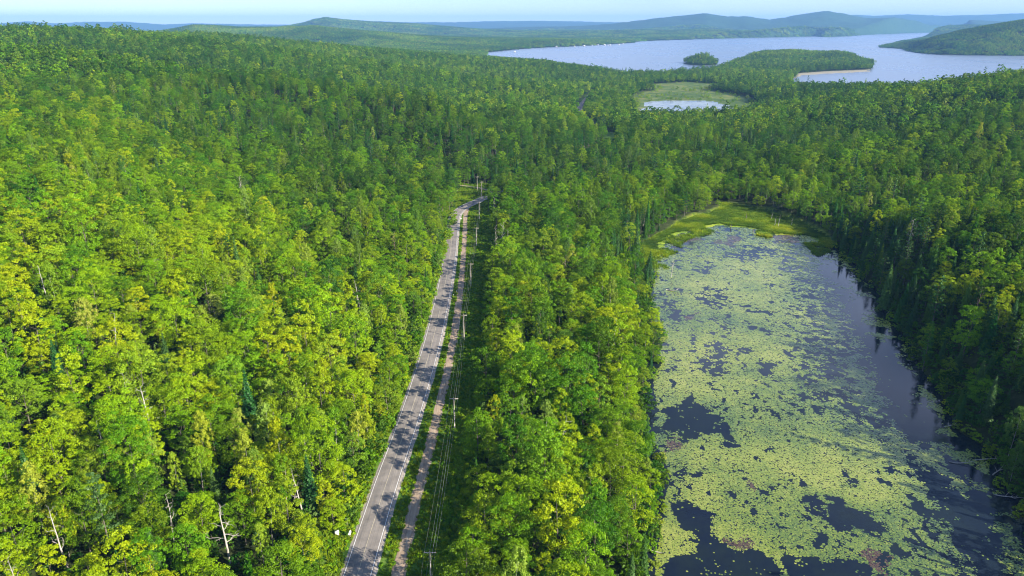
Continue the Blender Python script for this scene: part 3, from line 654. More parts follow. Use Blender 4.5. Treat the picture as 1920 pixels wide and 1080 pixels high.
SNAGS = [ # px, py of the top, height, style, description, phrase
 (268,722,17,0,'tall bleached dead tree with two bare forking arms above the hillside maples','the tall forked white snag'),
 (78,500,15,1,'pale leaning dead tree standing among yellow maples on the upper hillside','the pale leaning snag'),
 (98,940,18,2,'long crooked white dead tree leaning over the low corner of the forest','the long crooked snag'),
 (311,930,13,3,'small whitish dead tree with fine twigs beside a blue green spruce','the fine-twigged small snag'),
 (415,955,13,0,'bleached dead tree with several upright bare limbs above the lower maples','the many-limbed bleached snag'),
 (18,1045,11,3,'low grey bare-branched dead tree beside a yellow maple at the forest corner','the low grey snag'),
 (206,590,14,1,'slender grey dead stem rising between bright hillside crowns','the slender grey snag'),
 (672,525,16,2,'thin pale dead tree standing alone high on the slope above the road','the lone thin snag'),
 (232,695,15,4,'bare greyish twiggy dying tree crown between lime maples','the bare twiggy crown'),
 (740,436,15,4,'brownish half dead tree on the slope above the middle of the road','the brownish half-dead tree'),
 (930,424,14,3,'foremost grey dead tree of the bare clump beside the power line','the foremost clump snag'),
 (942,418,15,0,'tallest bleached dead tree of the bare clump beside the power line','the tallest clump snag'),
 (955,432,12,1,'shortest dead tree on the pond side of the bare clump','the shortest clump snag'),
 (1062,478,13,4,'reddish brown dead crown between green maples east of the power line','the reddish dead crown'),
 (1050,780,14,2,'grey dead stem deep among maples between road and pond','the grey stem in the middle wood'),
 (1262,480,10,3,'pale dry dead tree standing at the pond edge below the cedars','the dry tree at the pond edge'),
 (1150,600,14,1,'short grey dead tree inside the strip of woodland by the pond','the grey snag in the strip wood'),
 (1838,540,13,4,'pinkish brown dead crown on the shaded hillside beyond the pond','the pinkish dead crown'),
 (1712,410,13,4,'mauve brown dead crown on top of the wooded bank','the mauve dead crown'),
 (925,372,13,1,'white dead stem beside the bend of the road','the white stem at the bend'),
 (180,790,14,3,'thin white dead tree at the foot of the lime maples','the thin white snag'),
 (560,880,13,2,'grey crooked dead tree on the slope over the roadside box','the crooked snag over the road'),
 (450,330,14,4,'dusty brown dying tree far up the green hillside','the dusty brown hillside crown'),
]
SNAGPOS = [(q[0], q[1], q[2]) for q in SNAGS]
# ------------------------------------------------------------------ single trees, the 300 that show largest of each kind
snag_xy = []
for _a, _b, _h in SNAGPOS:
    X, Y, Z = on_land(_a, _b, _h+2.5); snag_xy.append((X, Y)); u_ = np.array([-X, -Y])/math.hypot(X, Y)
    for k_, r_ in ((0, 3.6), (4.5, 4.0)): keep &= np.hypot(x-X-u_[0]*k_, y-Y-u_[1]*k_) > r_
X, Y = on_level(1144, 276, -6.5); u_ = np.array([-X, -Y])/math.hypot(X, Y)
for k_ in range(0, 64, 7): keep &= np.hypot(x-X-u_[0]*k_, y-Y-u_[1]*k_) > 7.5
px, py, dep = project(x, y, z+12*scale)
inview = (px > -25) & (px < 1945) & (py > -10) & (py < 1105) & keep
size = scale/np.maximum(dep, 1)
single = np.zeros(n, bool)
LIMIT = [300, 300, 300, 60]
for kd in range(4):
    c = np.nonzero(inview & (kind == kd))[0]; c = c[np.argsort(-size[c])][:LIMIT[kd]]; single[c] = True

# landmarks for the labels: (x, y, phrase)
LANDMARKS = []
for a, b_, h_, st, lab, ph in SNAGS:
    LANDMARKS.append((*snag_xy[len(LANDMARKS)], ph))
snag_pos = snag_xy
POLES = [(-18.0,131),(-18.0,201),(-19.3,270),(-20.0,336),(-20.3,402),(-21.4,466)]
for (X, Y), ph in zip(POLES, ['the nearest power pole', 'the second power pole', 'the third power pole', 'the fourth power pole', 'the fifth power pole', 'the sixth power pole']): LANDMARKS.append((X, Y, ph))
for a, b_, ph in ((1330,790,'the dark purple pool'), (1290,1010,'the big open water corner'), (1640,1050,'the brown mud patch'), (1560,960,'the long dark pool'), (1420,415,'the yellow marsh'), (1560,440,'the shaded marsh end'),
                  (1600,500,'the shaded bank head'), (1660,600,'the dark inlet'), (1745,740,'the pale mauve water'), (1860,880,'the curved white log'), (1300,420,'the sunny marsh edge')):
    X, Y = on_level(a, b_, POND_Z); LANDMARKS.append((X, Y, ph))
for a, b_, ph in ((661,1000,'the roadside mailbox'), (864,412,'the sign at the bend')):
    X, Y = on_level(a, b_, 0); LANDMARKS.append((X, Y, ph))
ORD = ['first', 'second', 'third', 'fourth', 'fifth', 'sixth', 'seventh', 'eighth', 'ninth', 'tenth', 'eleventh', 'twelfth', 'thirteenth', 'fourteenth', 'fifteenth', 'sixteenth', 'seventeenth', 'eighteenth', 'nineteenth', 'twentieth']
ORD += ['twenty-'+o for o in ORD[:9]] + ['thirtieth'] + ['thirty-'+o for o in ORD[:9]] + ['fortieth'] + ['forty-'+o for o in ORD[:9]] + ['fiftieth'] + ['fifty-'+o for o in ORD[:9]]
LM = np.array([(a, b_) for a, b_, _ in LANDMARKS])
TONEW = [[(.3,'dark green'), (.45,'deep green'), (.6,'mid green'), (.75,'lime green'), (9,'bright yellow-green')], [(.4,'dull green'), (.6,'soft green'), (9,'pale yellow-green')], [(.3,'blackish green'), (.5,'blue-green'), (9,'sunny green')], [(.4,'dark'), (9,'olive green')]]
SHAPE = [('broad', 'round', 'small'), ('tall', 'slim', 'short'), ('tall pointed', 'pointed', 'small pointed'), ('towering', 'ragged', 'low')]
WORDK = ['maple', 'birch', 'spruce', 'pine']
def labels_for(ids, kd):
    d = np.hypot(x[ids][:,None]-LM[:,0], y[ids][:,None]-LM[:,1]); near_l = d.argmin(1); rank = {}; out = {}
    for i in np.argsort(d.min(1)):
        t = ids[i]; l = near_l[i]; dx, dy = x[t]-LM[l,0], y[t]-LM[l,1]
        road_side = (dx > 0) if x[t] < -34 else (dx < 0)
        if abs(dy) > abs(dx): di = 'beyond' if dy > 0 else 'before'
        elif x[t] < -34: di = 'roadward of' if dx > 0 else 'uphill of'
        elif x[t] > 105: di = 'uphill of' if dx > 0 else 'pondward of'
        else: di = 'pondward of' if dx > 0 else 'roadward of'
        r = rank.get((l, di), 0); rank[(l, di)] = r+1
        tw = next(w for th, w in TONEW[kd] if tone[t] < th); sw = SHAPE[kd][0 if scale[t] > .99 else 1 if scale[t] > .78 else 2]; sw = sw.split()[0] if r > 19 else sw; di = di if 'side of' not in di else 'before'
        out[t] = f"{sw} {tw} {WORDK[kd]}, {ORD[min(r,58)]} closest {di} {LANDMARKS[l][2]}"
    return out
GROUPK = ['single maples of the nearer forest', 'single birches of the nearer forest', 'single spruces of the nearer forest', 'tall pines above the nearer forest']
for kd in range(4):
    ids = np.nonzero(single & (kind == kd))[0]; lab = labels_for(ids, kd)
    for t in ids:
        cm, tm = PROTO[NAMES[kd]][var[t] % len(PROTO[NAMES[kd]])]
        root = bpy.data.objects.new(NAMES[kd], None); COL.objects.link(root); root.empty_display_size = .5
        root.location = (x[t], y[t], z[t]); root.rotation_euler = (0, 0, rot[t]); root.scale = (scale[t], scale[t], sy[t])
        tag(root, lab[t], 'tree', GROUPK[kd])
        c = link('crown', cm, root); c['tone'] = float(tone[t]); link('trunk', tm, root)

# ------------------------------------------------------------------ mass forest: points carrying one tree each
def joined(cm_gen, mats):
    """join lists of (V,F,w,matindex) into one mesh"""
    V = []; F = []; W = []; I = []; o = 0
    for v, f, w, i in cm_gen: V.append(v); F.append(np.asarray(f)+o); W.append(np.broadcast_to(w, (len(f),))); I.append(np.full(len(f), i)); o += len(v)
    return np.concatenate(V), np.concatenate(F), np.concatenate(W), np.concatenate(I)
def me_arr(me):
    V = np.empty(len(me.vertices)*3, np.float32); me.vertices.foreach_get('co', V); F = np.empty(len(me.loops), np.int32); me.loops.foreach_get('vertex_index', F)
    return V.reshape(-1,3), F.reshape(-1,4)
def gn_stuff(name, protos, P, idx, rotz, sc, tn, label, rotxy=None):
    """protos: list of meshes; P (n,3)"""
    coll = bpy.data.collections.new(name+'_kinds')
    for i, me in enumerate(protos): coll.objects.link(bpy.data.objects.new(f'{name}_kind_{i:02d}', me))
    me = bpy.data.meshes.new(name); me.vertices.add(len(P)); me.vertices.foreach_set('co', np.asarray(P, np.float32).ravel())
    def A(nm, ty, data):
        a = me.attributes.new(nm, ty, 'POINT'); a.data.foreach_set('vector' if ty == 'FLOAT_VECTOR' else 'value', np.ascontiguousarray(data).ravel())
    n_ = len(P); A('kind_index', 'INT', np.asarray(idx, np.int32)); rv = np.zeros((n_,3), np.float32); rv[:,2] = rotz
    if rotxy is not None: rv[:,:2] = rotxy
    A('turn', 'FLOAT_VECTOR', rv); A('size', 'FLOAT_VECTOR', np.asarray(sc, np.float32)); A('tone', 'FLOAT', np.asarray(tn, np.float32))
    o = link(name, me); tag(o, label, kind='stuff')
    ng = bpy.data.node_groups.new(name+'_scatter', 'GeometryNodeTree')
    ng.interface.new_socket('Geometry', in_out='INPUT', socket_type='NodeSocketGeometry'); ng.interface.new_socket('Geometry', in_out='OUTPUT', socket_type='NodeSocketGeometry')
    gi = ng.nodes.new('NodeGroupInput'); go = ng.nodes.new('NodeGroupOutput'); ip = ng.nodes.new('GeometryNodeInstanceOnPoints'); ci = ng.nodes.new('GeometryNodeCollectionInfo')
    ci.inputs['Collection'].default_value = coll; ci.inputs['Separate Children'].default_value = True; ci.inputs['Reset Children'].default_value = True
    ip.inputs['Pick Instance'].default_value = True
    def na(nm, ty):
        q = ng.nodes.new('GeometryNodeInputNamedAttribute'); q.data_type = ty; q.inputs['Name'].default_value = nm; return q.outputs['Attribute']
    ng.links.new(gi.outputs[0], ip.inputs['Points']); ng.links.new(ci.outputs[0], ip.inputs['Instance']); ng.links.new(na('kind_index', 'INT'), ip.inputs['Instance Index'])
    ng.links.new(na('turn', 'FLOAT_VECTOR'), ip.inputs['Rotation']); ng.links.new(na('size', 'FLOAT_VECTOR'), ip.inputs['Scale']); ng.links.new(ip.outputs[0], go.inputs[0])
    md = o.modifiers.new('scatter', 'NODES'); md.node_group = ng; return o

MATOF = {'maple_tree': M_LEAF, 'birch_tree': M_BIRCH, 'spruce_tree': M_NEEDLE, 'pine_tree': M_NEEDLE}
def whole_tree(name, i, crown=None):
    cm, tm = PROTO[name][i]; cv, cf = me_arr(cm); w = np.empty(len(cf), np.float32); cm.attributes['leafvar'].data.foreach_get('value', w)
    tv, tf = me_arr(tm); V, F, W, I = joined([(cv, cf, w, 0), (tv, tf, 0, 1)], None)
    return np_mesh(name+'_whole', V, F, [MATOF[name], tm.materials[0]], mi=I, fattr={'leafvar': W})
def low_gen(name, g):
    if name == 'maple_tree': return crown_lobed(g, R=U(g,4.0,4.9), z0=U(g,4.5,6), z1=U(g,15.5,18.5), nl=14, ns=6, nlv=7, size=.95)
    if name == 'birch_tree': return crown_birch(g, R=U(g,2.7,3.4), z0=6, z1=U(g,16,19), ns=34, nlv=11, size=.7)
    if name == 'spruce_tree': return crown_spruce(g, R=U(g,1.9,2.7), z0=1.5, z1=U(g,14,18), step=1.0, size=.85, dens=1.4)
    return crown_pine(g, size=.8, k=14, nlv=30)
low = {nm: [crown_mesh(nm+'_low', low_gen(nm, np.random.default_rng(900+7*j+len(nm))), MATOF[nm]) for j in range(5)] for nm in NAMES}
rest = keep & ~single
vis_r = np.hypot(x, y)
MASSLAB = {0: 'unbroken mass of maple crowns covering the hillsides', 1: 'mass of paler birches mixed through the forest', 2: 'mass of dark spruces along the valley and far slopes', 3: 'scattered tall pines deep in the forest'}
MASSN = ['maple_forest', 'birch_forest', 'spruce_forest', 'pine_forest']
for kd in range(4):
    t = np.nonzero(rest & (kind == kd))[0]; nm = NAMES[kd]; nv = len(PROTO[nm])
    pr = [whole_tree(nm, i) for i in range(nv)] + low[nm]
    ix = np.where(vis_r[t] < 900, var[t] % nv, nv + var[t] % 5)
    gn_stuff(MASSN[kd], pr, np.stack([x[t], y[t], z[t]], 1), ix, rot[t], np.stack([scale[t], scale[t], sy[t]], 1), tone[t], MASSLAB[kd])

# understorey: small crowns filling the gaps below the canopy
Q = layout(4.6, 70, 420, .80, 5); Q = Q[free(Q, 1.8)]; zq = height(Q[:,0], Q[:,1]); g_ = np.random.default_rng(8)
Q2 = Q[g_.random(len(Q)) < .92]; zq = height(Q2[:,0], Q2[:,1]); m_ = len(Q2); s_ = g_.uniform(.3, .58, m_)
gn_stuff('undergrowth', low['maple_tree'][:3] + low['birch_tree'][:2], np.column_stack([Q2, zq-1.2*s_*3]), g_.integers(0, 5, m_), g_.random(m_)*6.28, np.stack([s_*1.1]*2+[s_], 1), np.clip(g_.normal(.12, .08, m_), 0, 1), 'leafy undergrowth below the tree crowns')  # dark tone: the shade between crowns is put into the leaf colour

# far forest in tracts of some thirty crowns each
def tract(seed, conif):
    g = np.random.default_rng(seed); parts = []
    S = 46.0
    for i in range(7):
        for j in range(7):
            a, b_ = (i+.5+g.uniform(-.35,.35))*S/7-S/2, (j+.5+g.uniform(-.35,.35))*S/7-S/2
            nm = 'spruce_tree' if g.random() < conif else ('birch_tree' if g.random() < .2 else 'maple_tree')
            if nm == 'maple_tree': v, f, w = crown_lobed(g, R=U(g,3.9,5.0), z0=6, z1=U(g,12,21), nl=9, ns=4, nlv=5, size=1.5)
            elif nm == 'birch_tree': v, f, w = crown_birch(g, R=3.2, z0=7, z1=U(g,15,19), ns=16, nlv=8, size=1.2)
            else: v, f, w = crown_spruce(g, R=2.7, z0=3, z1=U(g,13,23), step=1.7, size=1.4, dens=.9)
            v = v*.86 + np.array([a, b_, 0]); parts.append((v, f, w + g.normal()*.2, 1 if nm == 'spruce_tree' else 2 if nm == 'birch_tree' else 0))
    V, F, W, I = joined(parts, None); return np_mesh('tract', V, F, [M_LEAF, M_NEEDLE, M_BIRCH], mi=I, fattr={'leafvar': W})
tracts = [tract(i, c) for i, c in enumerate((.12,.12,.3,.3,.55,.55))]
def tract_layout(sp, r0, r1, seed, cross=1.0):
    T = layout(sp, r0*.75, r1, .76, seed, r0, r1); T = T[free(T, 8)]; zt = height(T[:,0], T[:,1])
    k = (zt > LAKE_Z+1.0) & ~((np.hypot(T[:,0], T[:,1]) < 3250) & (T[:,0] > 260) & (T[:,0] < 1450)); return T[k], zt[k]
allT = []
for sp, r0, r1, sc_, sd_ in ((40, R_SWITCH, 3400, 1.0, 61), (48, 3400, 7000, 1.12, 62), (85, 7000, 11500, 1.7, 63)):
    T, zt = tract_layout(sp, r0, r1, sd_); allT.append((T, zt, sc_))
Tx = np.concatenate([a[0] for a in allT]); Tz = np.concatenate([a[1] for a in allT]); Ts = np.concatenate([np.full(len(a[0]), a[2]) for a in allT])
g_ = np.random.default_rng(4); m_ = len(Tx)
e_ = 12.0; hx = (height(Tx[:,0]+e_, Tx[:,1])-height(Tx[:,0]-e_, Tx[:,1]))/(2*e_); hy = (height(Tx[:,0], Tx[:,1]+e_)-height(Tx[:,0], Tx[:,1]-e_))/(2*e_)
con = np.clip(fbm(Tx[:,0], Tx[:,1], 420, 15)*1.4-.25 + g_.normal(size=m_)*.12, 0, .99); ixt = np.clip((con*3).astype(int), 0, 2)*2 + g_.integers(0, 2, m_)
tt = np.clip(.46 + .95*(fbm(Tx[:,0], Tx[:,1], 240, 19)-.5) + g_.normal(size=m_)*.05, 0, 1)
gn_stuff('distant_forest', tracts, np.column_stack([Tx, Tz-1.5]), ixt, 0*tt, np.stack([Ts*1.02, Ts*1.02, np.where(Ts > 1.5, 1.1, 1.0)], 1), tt, 'hazy forest blanketing the lake shores and far hills',
         rotxy=np.stack([np.arctan(np.clip(hy, -.5, .5)), -np.arctan(np.clip(hx, -.5, .5))], 1))

# trees on the peninsula shore and island read one by one
isl = np.array(ISLAND); ic = isl.mean(0)

# ------------------------------------------------------------------ dead trees
for i, ((a, b_, h_, st, lab, ph), (X, Y)) in enumerate(zip(SNAGS, snag_pos)):
    g = np.random.default_rng(300+i); h_ += 2.5
    if st == 4: tm, brs = dead_tree(g, h_, .18, 14, 12, .4, 1.1, 3.4); mm = M_BROWNDEAD if i % 2 else M_DEAD
    else: tm, brs = dead_tree(g, h_, (.30,.22,.24,.16)[st], (9,10,10,12)[st], (5,3,4,5)[st], (.6,1.3,1.9,.5)[st], 1.0, (4.2,2.2,2.8,2.4)[st]); mm = M_DEAD
    root = bpy.data.objects.new('dead_tree', None); COL.objects.link(root); root.location = (X, Y, H1(X, Y)); tag(root, lab, 'dead tree', 'dead trees standing in the forest')
    link('trunk', tm.mesh('dead_trunk', mm), root)
    for br in brs: link('branch', br.mesh('dead_branch', mm), root)

# ------------------------------------------------------------------ power poles and wires
def power_pole(X, Y, Z, rz, lab, h=11.5):
    root = bpy.data.objects.new('power_pole', None); COL.objects.link(root); root.location = (X, Y, Z); root.rotation_euler = (0, 0, rz); tag(root, lab, 'power pole', 'power poles along the road')
    m = MB(); m.tube([(0,0,-.5),(0,0,h*.5),(0,0,h)], [.20,.17,.13], 6); link('pole', m.mesh('pole', M_POLE), root)
    m = MB(); m.box((0,.16,h-.55), (2.7,.14,.16)); ca = link('crossarm', m.mesh('crossarm', M_POLE), root)
    for xx in (-1.2, .0, 1.2):
        m = MB(); zb = h-.47 if xx else h; m.tube([(xx,.16 if xx else 0,zb),(xx,.16 if xx else 0,zb+.12),(xx,.16 if xx else 0,zb+.26)], [.06,.09,.04], 6); link('insulator', m.mesh('insulator', M_INS), root)
    for sg in (-1, 1):
        m = MB(); m.tube([(0,.2,h-1.3),(sg*.75,.2,h-.64)], .03, 4); link('brace', m.mesh('brace', M_WIRE), root)
    return root
PLAB = ['wooden power pole with crossarm nearest the camera beside the dirt track', 'second wooden power pole along the track opposite the open verge', 'third wooden power pole, in front of the dark forest edge', 'fourth wooden power pole along the narrow part of the verge',
        'fifth wooden power pole, pale, just before the bare dead clump', 'sixth wooden power pole, on the inside of the road bend']
allp = []
for (X, Y), lb in zip([(-17.6,60)]+POLES, ['']+PLAB):
    allp.append((X, Y, 0.0))
    if lb: power_pole(X, Y, 0.0, 0.0, lb)
EXTRA = [(-22.5,534,'wooden power pole past the bend beside the gravel turnoff'), (-27.0,560,'thin pale power pole behind the lone pale tree past the bend'), (118,775,'distant power pole beside the far stretch of road'), (118,1010,'farther power pole standing in the dark forest cutting'), (122,1120,'farthest small power pole in the forest cutting')]
for X, Y, lb in EXTRA: power_pole(X, Y, H1(X, Y), 0.2, lb); allp.append((X, Y, H1(X, Y)))
def wire(off, hh, lab, rr=.012):
    m = MB(); seq = allp[:8]
    for (xa, ya, za), (xb, yb, zb) in zip(seq[:-1], seq[1:]):
        t = np.linspace(0, 1, 9); P_ = np.stack([xa+off+(xb-xa)*t, ya+.16+(yb-ya)*t, za+hh+(zb-za)*t-1.3*4*t*(1-t)*((yb-ya)/70)], 1); m.tube(P_, rr, 4, cap=False)
    o = link('power_cable', m.mesh('power_cable', M_WIRE)); tag(o, lab, 'cable', 'overhead cables on the power poles')
wire(-1.2, 11.3, 'overhead cable on the road end of the crossarms'); wire(0, 11.78, 'overhead cable on top of the power poles'); wire(1.2, 11.3, 'overhead cable on the forest end of the crossarms')
wire(.12, 8.6, 'thick lower cable slung below the crossarms', .022)

# ------------------------------------------------------------------ roadside things
def at_road(px_, py_): return on_level(px_, py_, 0)
X, Y = at_road(661, 1008); root = bpy.data.objects.new('mailbox', None); COL.objects.link(root); root.location = (X-.6, Y, 0); tag(root, 'white rural mailbox on a post beside the road edge line', 'mailbox')
m = MB(); m.box((0,0,.6), (.12,.12,1.3)); link('post', m.mesh('post', M_POLE), root)
m = MB(); a = np.linspace(0, math.pi, 7); prof = [(-.28,0),(-.28,.3)] + [(-.28*math.cos(t), .3+.26*math.sin(t)) for t in a[1:-1]] + [(.28,.3),(.28,0)]; k = len(prof)
V = [(p_[0], -.55, 1.2+p_[1]) for p_ in prof] + [(p_[0], .55, 1.2+p_[1]) for p_ in prof]; F = [(i, (i+1) % k, (i+1) % k+k, i+k) for i in range(k)]; F += [(0, k-1-i, k-2-i, i+1) if False else (0, i, i+1, i+1) for i in []]
m.add(V, F); 
for s in (0, k): m.add([V[s+i] for i in (0,1,k-2,k-1)] , [(0,1,2,3)]); m.add([V[s+i] for i in (1,2,k-3,k-2)], [(0,1,2,3)]); m.add([V[s+i] for i in (2,3,k-4,k-3)], [(0,1,2,3)])
link('box', m.mesh('box', M_WHITE), root)
m = MB(); m.box((.31,.2,1.6), (.03,.06,.3)); link('flag', m.mesh('flag', simple('red_flag', (.45,.05,.04), .6)), root)
X, Y = at_road(632, 1003); root = bpy.data.objects.new('utility_box', None); COL.objects.link(root); root.location = (X, Y, 0); root.rotation_euler = (0,0,.3); tag(root, 'white utility box in the grass behind the mailbox', 'utility box')
m = MB(); m.box((0,0,.55), (.95,.6,1.1)); link('cabinet', m.mesh('cabinet', M_WHITE), root); m = MB(); m.box((0,0,1.14), (1.05,.7,.08)); link('lid', m.mesh('lid', M_WHITE), root)
m = MB(); m.box((0,0,.02), (1.2,.85,.16)); link('base', m.mesh('base', M_GRAVEL), root)
X, Y = at_road(660, 986); root = bpy.data.objects.new('road_sign', None); COL.objects.link(root); root.location = (X-1.2, Y, 0); tag(root, 'square pale green roadside sign in front of the shrubs', 'sign')
m = MB(); m.box((0,0,1.0), (.09,.09,2.1)); link('post', m.mesh('post', M_POLE), root); m = MB(); m.box((0,-.08,1.9), (.9,.04,.75)); link('sign_face', m.mesh('sign_face', M_SIGNGREEN), root)
for a, b_, lb in ((855,548,'upper small white marker post in the verge grass'), (849,556,'lower small white marker post in the verge grass')):
    X, Y = at_road(a, b_); root = bpy.data.objects.new('marker_post', None); COL.objects.link(root); root.location = (X+.3, Y, 0); tag(root, lb, 'marker post', 'white markers in the verge')
    m = MB(); m.box((0,0,.5), (.14,.1,1.1)); link('post', m.mesh('post', M_WHITE), root); m = MB(); m.box((0,-.07,.95), (.34,.03,.26)); link('plate', m.mesh('plate', M_WHITE), root)
X, Y = at_road(864, 416); root = bpy.data.objects.new('road_sign', None); COL.objects.link(root); root.location = (X, Y, 0); tag(root, 'small white sign where the track meets the road bend', 'sign')
m = MB(); m.box((0,0,1.2), (.1,.1,2.4)); link('post', m.mesh('post', M_POLE), root); m = MB(); m.box((0,-.08,2.1), (.8,.04,.9)); link('sign_face', m.mesh('sign_face', M_WHITE), root)

# ------------------------------------------------------------------ verge grass, shrubs, marsh sedge
def tuft(seed, n_=26, h_=.55, r_=.35):
    g = np.random.default_rng(seed); V = []; F = []
    for i in range(n_):
        a = g.random()*6.28; rr = g.random()**.5*r_; b0 = np.array([math.cos(a)*rr, math.sin(a)*rr, 0]); t = g.random()*6.28; w = np.array([math.cos(t), math.sin(t), 0])*.045; hh = h_*g.uniform(.5,1.2); ln = np.array([math.cos(a), math.sin(a), 0])*hh*.45
        o = len(V); V += [b0-w, b0+w, b0+ln*.5+w*.7+np.array([0,0,hh*.6]), b0+ln*.5-w*.7+np.array([0,0,hh*.6]), b0+ln+np.array([0,0,hh]), b0+ln*.98+w*.2+np.array([0,0,hh*.98])]; F += [(o,o+1,o+2,o+3),(o+3,o+2,o+5,o+4)]
    return np_mesh('tuft', V, F, [M_SEDGE], fattr={'leafvar': np.random.default_rng(seed).normal(size=len(F))*.1})
def herb(seed):
    g = np.random.default_rng(seed); d = sph(90, g, -.1); P_ = d*np.array([.55,.55,.5])*g.uniform(.5,1,(90,1)) + np.array([0,0,.15]); V, F = leaves(P_, unit(d+np.array([0,0,.6])), .24, g)
    return np_mesh('herb', V, F, [M_LEAF], fattr={'leafvar': g.normal(size=90)*.08})
herbs = [herb(i) for i in range(4)]; tufts = [tuft(i) for i in range(4)]
def scatter_area(x0, x1, y0, y1, n_, seed, keepf):
    g = np.random.default_rng(seed); P_ = np.column_stack([g.uniform(x0, x1, n_), g.uniform(y0, y1, n_)]); P_ = P_[keepf(P_)]; return P_, g
def vk(P_):
    dr_ = line_d(P_[:,0], P_[:,1], ROADS); dt = line_d(P_[:,0], P_[:,1], TRACKS); ds = line_d(P_[:,0], P_[:,1], SIDE)
    return (dr_ > HW+.9+.7*(P_[:,0] > -34)) & (dt > 1.5) & (ds > 1.6)
Pv, g = scatter_area(-50, -8, 100, 600, 40000, 3, vk); m_ = len(Pv); rightside = (Pv[:,0] > -20); hrb = g.random(m_) < np.where(rightside, .75, .35)
sc_ = np.where(hrb, g.uniform(.5, 1.3, m_)*np.where(rightside, 1.25, .8), g.uniform(.6,1.2,m_)); patch_ = fbm(Pv[:,0], Pv[:,1], 9, 6)
sc_ = sc_*(.6+.9*patch_)
gn_stuff('grass', herbs+tufts, np.column_stack([Pv, height(Pv[:,0], Pv[:,1])]), np.where(hrb, g.integers(0, 4, m_), 4+g.integers(0, 4, m_)), g.random(m_)*6.28, np.stack([sc_]*3, 1), np.clip(.52+.4*(patch_-.5)+g.normal(size=m_)*.1, 0, 1), 'weeds and grass on the verges beside road and track')
# shrubs: along the power line clearing, forest edge and pond shore
def shrub(seed, pale=False):
    g = np.random.default_rng(seed); V, F, W = crown_lobed(g, R=1.5, z0=.1, z1=2.6, nl=9, ns=6, nlv=11, size=.26)
    return np_mesh('shrub', V, F, [M_BIRCH if pale else M_LEAF], fattr={'leafvar': W})
shr = [shrub(50+i, i % 2 == 0) for i in range(6)]
g = np.random.default_rng(66); S = []
for i in range(110): S.append((g.uniform(-16, -9), g.uniform(110, 470), g.uniform(.35,.9), 'c'))
_ry = np.array(ROADS)
for i in range(190):
    yy = g.uniform(105, 470); S.append((np.interp(yy, _ry[:40,1], _ry[:40,0]) - HW - g.uniform(2.0, 4.6), yy, g.uniform(.8,1.7), 'r'))
pp = np.array(POND); 
for i in range(-1, len(pp)-1):
    (x0, y0), (x1, y1) = pp[i], pp[i+1]
    for k in range(max(2, int(math.hypot(x1-x0, y1-y0)/2.6))):
        t = g.random(); nx_, ny_ = -(y1-y0), (x1-x0); l_ = math.hypot(nx_, ny_); o_ = g.uniform(.1, 3.2)*g.choice([-1, 1]); S.append((x0+(x1-x0)*t+nx_/l_*o_, y0+(y1-y0)*t+ny_/l_*o_, g.uniform(.5,1.4), 'p'))
S = np.array([(a, b_, c_, {'c':0,'r':1,'p':2}[d_]) for a, b_, c_, d_ in S]); 
okp = ~((S[:,0] < -36) & (np.abs(S[:,1]-146) < 7)) & (poly_sd(S[:,0], S[:,1], POND) > -.3) & (poly_sd(S[:,0], S[:,1], MARSH) > -2); S = S[okp]
fx_ = np.array(FEN); Fp = np.column_stack([g.uniform(fx_[:,0].min(), fx_[:,0].max(), 900), g.uniform(fx_[:,1].min(), fx_[:,1].max(), 900)]); fs = poly_sd(Fp[:,0], Fp[:,1], FEN); fq = poly_sd(Fp[:,0], Fp[:,1], FENPOND)
Fp = Fp[(fs < 0) & (fq > 3) & ((fs > -22) | (fbm(Fp[:,0], Fp[:,1], 60, 5) > .56)) & (g.random(900) < .8)]; S = np.concatenate([S, np.column_stack([Fp, g.uniform(1.0, 2.6, len(Fp)), np.full(len(Fp), 3)])])
gn_stuff('shrubbery', shr, np.column_stack([S[:,0], S[:,1], height(S[:,0], S[:,1])-.1]), g.integers(0, 6, len(S)), g.random(len(S))*6.28, np.stack([S[:,2]]*2+[S[:,2]*g.uniform(.8,1.2,len(S))], 1), np.clip(g.normal(.55,.15,len(S)), 0, 1), 'low shrubs along clearing, roadside and pond bank')
def mk(P_): return poly_sd(P_[:,0], P_[:,1], MARSH) < 0
mx0, my0 = np.min(MARSH, 0); mx1, my1 = np.max(MARSH, 0)
Pm, g = scatter_area(mx0, mx1, my0, my1, 42000, 9, mk); sdm = poly_sd(Pm[:,0], Pm[:,1], POND)
dens = np.where(sdm > 0, .95, np.where(sdm > -14, .30*(fbm(Pm[:,0], Pm[:,1], 14, 2) > .52), .0)); k = g.random(len(Pm)) < dens; Pm = Pm[k]; sdm = sdm[k]; m_ = len(Pm)
pt = fbm(Pm[:,0], Pm[:,1], 12, 77); zz_ = np.maximum(height(Pm[:,0], Pm[:,1]), POND_Z-.05)
gn_stuff('marsh_sedge', tufts, np.column_stack([Pm, zz_]), g.integers(0, 4, m_), g.random(m_)*6.28, np.stack([2.6*(.5+pt)]*2 + [1.9*(.3+1.3*pt)], 1), np.clip(.46+1.5*(pt-.5)+g.normal(size=m_)*.1, 0, 1), 'yellow green sedge marsh at the head of the pond')

